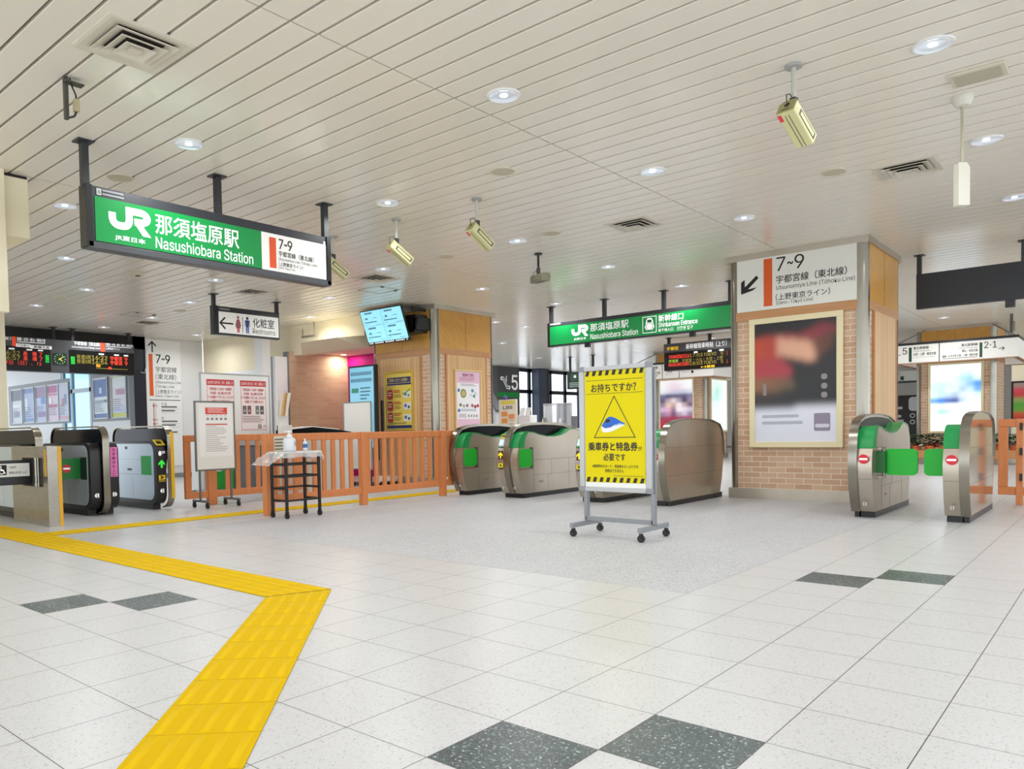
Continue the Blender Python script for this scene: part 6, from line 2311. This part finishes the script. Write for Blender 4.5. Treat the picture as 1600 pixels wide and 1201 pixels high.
# dark bracket at upper left
t = thing('ceiling_bracket', 'dark metal bracket with dangling cable at upper left', 'bracket', (0.05, 3.68, 3.2))
b = MB()
DM = M('#55524c', 0.45, 0.4)
b.box(0.03, 0.055, 3.67, 3.70, 3.20, HC, DM)
b.box(0.03, 0.15, 3.64, 3.70, 3.44, 3.45, DM)
b.build('arm', t)
b = MB()
b.tube([(0.06, 3.66, 3.47), (0.07, 3.64, 3.40), (0.09, 3.64, 3.36), (0.09, 3.64, 3.33)], 0.006, BLACK)
b.box(0.075, 0.105, 3.62, 3.66, 3.25, 3.33, M('#b7aa84', 0.5))
b.tube([(0.09, 3.64, 3.25), (0.08, 3.65, 3.22), (0.05, 3.68, 3.21)], 0.007, BLACK)
b.build('cable_connector', t)
b = MB()
b.box(19.47, 19.53, 0.40, 0.46, 3.05, HC, M('#6b675e', 0.5))
b.box(19.42, 19.50, 0.36, 0.40, 3.08, 3.3, M('#8d8878', 0.5))
tag(b.build('ceiling_bracket'), 'small dark bracket hanging over the far right sign band', 'bracket')
# wire loop hanging in front of the cream wall
b = MB()
b.tube([(8.3, 11.6, 3.46), (8.3, 11.6, 3.18), (8.3, 12.0, 3.16), (8.3, 12.0, 3.34)], 0.012, M('#7d776a', 0.4))
b.box(8.28, 8.32, 11.58, 12.02, 3.15, 3.19, M('#6a6458', 0.4))
tag(b.build('hanging_bracket'), 'thin metal hanger in front of the cream wall, left of the monitor', 'hanger')

# ------------------------------------------------------------------ beyond the gates
t = thing('counter', 'long white counter beyond the left green gates', 'counter', (14.4, 9.9, 0))
b = MB()
b.box(14.1, 14.8, 8.6, 11.2, 0.05, 1.0, M('#d5d6d6', 0.4))
b.build('body', t)
b = MB()
b.box(14.0, 14.85, 8.55, 11.25, 1.0, 1.05, WHITE)
b.build('worktop', t, 0.005)
t = thing('promotion_board', 'white board with yellow top and orange squares beyond the leftmost green gate', 'board', (14.02, 10.75, 1.05))
Fc = FX(14.02, 11.06)
b = MB()
b.fbox(Fc, 0, 0.60, 1.05, 1.85, -0.03, 0.0, M('#e9e4cf', 0.4))
b.build('board', t, 0.004)
b = MB()
b.quad(Fc, 0.08, 0.54, 1.72, 1.82, M('#e3dc62', 0.5), 0.003)
b.text(Fc, '1,350', 0.13, 0.45, 1.58, 1.68, TXT_K, 0.004, 0.02)
for u, v, c in ((0.09, 1.40, '#e8a052'), (0.32, 1.33, '#ea9a5c'), (0.09, 1.22, '#e8a052')):
    b.quad(Fc, u, u + 0.2, v, v + 0.13, M(c, 0.5), 0.003)
b.lines(Fc, 0.34, 0.5, 1.12, 1.3, 2, M('#9a928a', 0.5), 0.003, 0.2, 0.3)
b.build('print', t)
b = MB()
b.lathe((14.035, 10.85, 1.85), [(0, 0), (0.05, 0.0), (0.06, 0.05), (0.03, 0.09), (0.0, 0.12)], M('#5a4a9a', 0.6), 10)
tag(b.build('ornament'), 'small purple figure sitting on top of the white promotion board', 'ornament')
t = thing('ballot_box', 'white box with two open flaps beside the promotion board', 'box', (14.2, 10.25, 1.05))
b = MB()
b.box(14.05, 14.35, 10.05, 10.45, 1.05, 1.42, M('#d9d9d8', 0.5))
b.build('body', t, 0.004)
for y in (10.10, 10.29):
    b = MB()
    b.add([(14.1, y, 1.42), (14.1, y + 0.16, 1.42), (14.2, y + 0.18, 1.62), (14.2, y + 0.02, 1.62), (14.11, y, 1.42), (14.11, y + 0.16, 1.42), (14.21, y + 0.18, 1.62), (14.21, y + 0.02, 1.62)], MB.BF, M('#cfcfcc', 0.5))
    b.build('flap', t)
CLR = M('#e6ecef', 0.08, alpha=0.5)
CLG = M('#9a9fa3', 0.1, alpha=0.7)
for y0, y1, mt, lb in ((9.28, 9.68, CLR, 'clear plastic screen standing on the far counter, left one'), (8.86, 9.24, CLG, 'smoky plastic screen standing on the far counter, right one')):
    t = thing('partition_screen', lb, 'screen', (14.15, (y0 + y1) / 2, 1.05))
    b = MB()
    b.box(14.15, 14.16, y0, y1, 1.05, 1.68, mt)
    b.build('panel', t)
    b = MB()
    b.box(14.13, 14.18, y0 - 0.012, y0 + 0.006, 1.05, 1.70, M('#c9ccd0', 0.4))
    b.box(14.13, 14.18, y1 - 0.006, y1 + 0.012, 1.05, 1.70, M('#c9ccd0', 0.4))
    b.box(14.13, 14.18, y0, y1, 1.675, 1.695, M('#b9bcc0', 0.4))
    b.build('frame', t)
b = MB()
b.prism(FX(14.02, 9.74), [(0, 1.05), (0.05, 1.05), (0.14, 1.32), (0.11, 1.34)], -0.12, 0, M('#d8d6cc', 0.5))
b.prism(FX(14.02, 9.74), [(0.18, 1.05), (0.24, 1.05), (0.14, 1.34), (0.11, 1.32)], -0.12, 0, M('#8a8a84', 0.5))
tag(b.build('tent_card'), 'folded tent card at the left foot of the clear screen', 'card')
t = thing('card_terminal', 'small dark terminal in front of the smoky screen', 'terminal', (14.08, 9.2, 1.05))
b = MB()
b.box(14.03, 14.12, 9.22, 9.36, 1.05, 1.2, M('#3a3d44', 0.4))
b.build('body', t, 0.005)
b = MB()
b.lathe((14.07, 9.13, 1.05), [(0, 0), (0.05, 0), (0.05, 0.2), (0.03, 0.26), (0, 0.27)], M('#c9ccce', 0.35), 14)
b.build('speaker', t)
b = MB()
b.box(14.05, 14.15, 8.68, 8.80, 1.05, 1.36, M('#6b6e73', 0.4))
tag(b.build('pen_holder'), 'small grey holder at the right end of the far counter', 'holder')
t = thing('escalator_panel', 'white slanted escalator side panel right of the left pillar', 'escalator', (18.6, 14.9, 0))
Fc = FX(18.5, 15.3)
b = MB()
b.prism(Fc, [(0, 0), (0.55, 0), (0.55, 1.7), (0, 2.55)], -0.3, 0, M('#d3d6d8', 0.35))
b.build('side_panel', t)
b = MB()
b.prism(Fc, [(0.0, 2.5), (0.58, 1.66), (0.62, 1.74), (0.0, 2.62)], -0.34, 0.03, M('#6c7076', 0.35))
b.build('handrail', t)
# planter with red and white flowers at the foot of the far right pillar
t = thing('planter', 'wooden planter with red and white flowers at the far right pillar', 'planter', (20.2, 1.4, 0))
b = MB()
b.box(20.0, 20.45, -0.9, 3.0, 0.14, 0.34, M('#c98d5a', 0.5))
for y in (-0.7, 0.6, 1.9, 2.8):
    b.box(20.05, 20.4, y, y + 0.1, 0, 0.14, M('#8a5a34', 0.5))
b.build('planter_box', t, 0.006)
pots = []
b = MB()
for k in range(13):
    y = -0.75 + k * 0.29
    b.lathe((20.16, y, 0.34), [(0.0, 0), (0.085, 0.0), (0.11, 0.11), (0.10, 0.11), (0, 0.10)], M('#d8713a', 0.5), 12)
b.build('flower_pots', t)
random.seed(11)
b = MB()
lm = [M('#3c5a34', 0.6), M('#557044', 0.6), M('#2f4a2c', 0.6)]
fm = [M('#b3262a', 0.5), M('#c4383a', 0.5), M('#efe6d2', 0.5)]
for k in range(2600):
    y = random.uniform(-0.85, 2.95)
    x = 20.2 + random.gauss(0, 0.09)
    low = random.random() < 0.3
    z = random.uniform(0.42, 0.52) if low else random.uniform(0.46, 0.74)
    mt = random.choice(fm) if low else random.choice(lm)
    a, s_ = random.uniform(0, 6.28), random.uniform(0.04, 0.08)
    d1 = Vector((math.cos(a), math.sin(a), random.uniform(-0.4, 0.6))) * s_
    d2 = Vector((-math.sin(a), math.cos(a), random.uniform(-0.3, 0.3))) * s_ * 0.5
    c = Vector((x, y, z))
    b.add([c - d1, c - d2, c + d1, c + d2], [(0, 1, 2, 3)], mt)
o = b.build('foliage', t, smooth=0)
o['kind'] = 'stuff'
# black vending machine and a hanging board far right
t = thing('vending_machine', 'black drinks machine far behind, right of the brick pillar side', 'machine', (29.8, 4.4, 0))
b = MB()
b.box(29.5, 30.2, 3.6, 5.4, 0.0, 2.02, M('#1a1a1c', 0.35))
b.build('body', t, 0.01)
Fc = FX(29.49, 5.4)
b = MB()
b.prism(Fc, rrect(0.98, 1.5, 1.45, 1.95, 0.12), 0.0, 0.02, M('#dfe2e6', 0.35))
for v in (1.28, 1.05):
    b.ring(Fc, 1.1, v, 0.05, 0.085, M('#d0d3d6', 0.4), 0.004)
for v, l in ((1.52, 0.16), (1.22, 0.12), (1.05, 0.2)):
    b.quad(Fc, 0.62, 0.62 + l, v, v + 0.09, M('#d8dce0', 0.4), 0.004)
b.build('front_panel', t)
t = thing('fascia_sign', 'narrow white hanging sign strip far behind, under the 5 sign band', 'sign', (27.0, 4.2, 2.4))
b = MB()
b.box(27.0, 27.2, 3.0, 5.6, 2.42, 2.75, M('#dcdcd8', 0.4))
b.box(26.98, 27.22, 3.0, 5.6, 2.36, 2.42, M('#3b3b3d', 0.4))
b.build('case', t)
for y in (3.2, 5.4):
    b = MB()
    hang_post(b, 27.1, y, 2.7, HC, 0.03)
    b.build('hanger_post', t)
Fc = FX(26.99, 5.6)
b = MB()
b.lines(Fc, 0.9, 1.5, 2.5, 2.68, 2, M('#5a5c5e', 0.5), 0.012, 0.4, 0.3)
b.quad(Fc, 1.42, 1.52, 2.45, 2.58, DG, 0.014)
b.build('lettering', t)

for o in list(bpy.data.objects):
    if 'org' in o:
        del o['org']
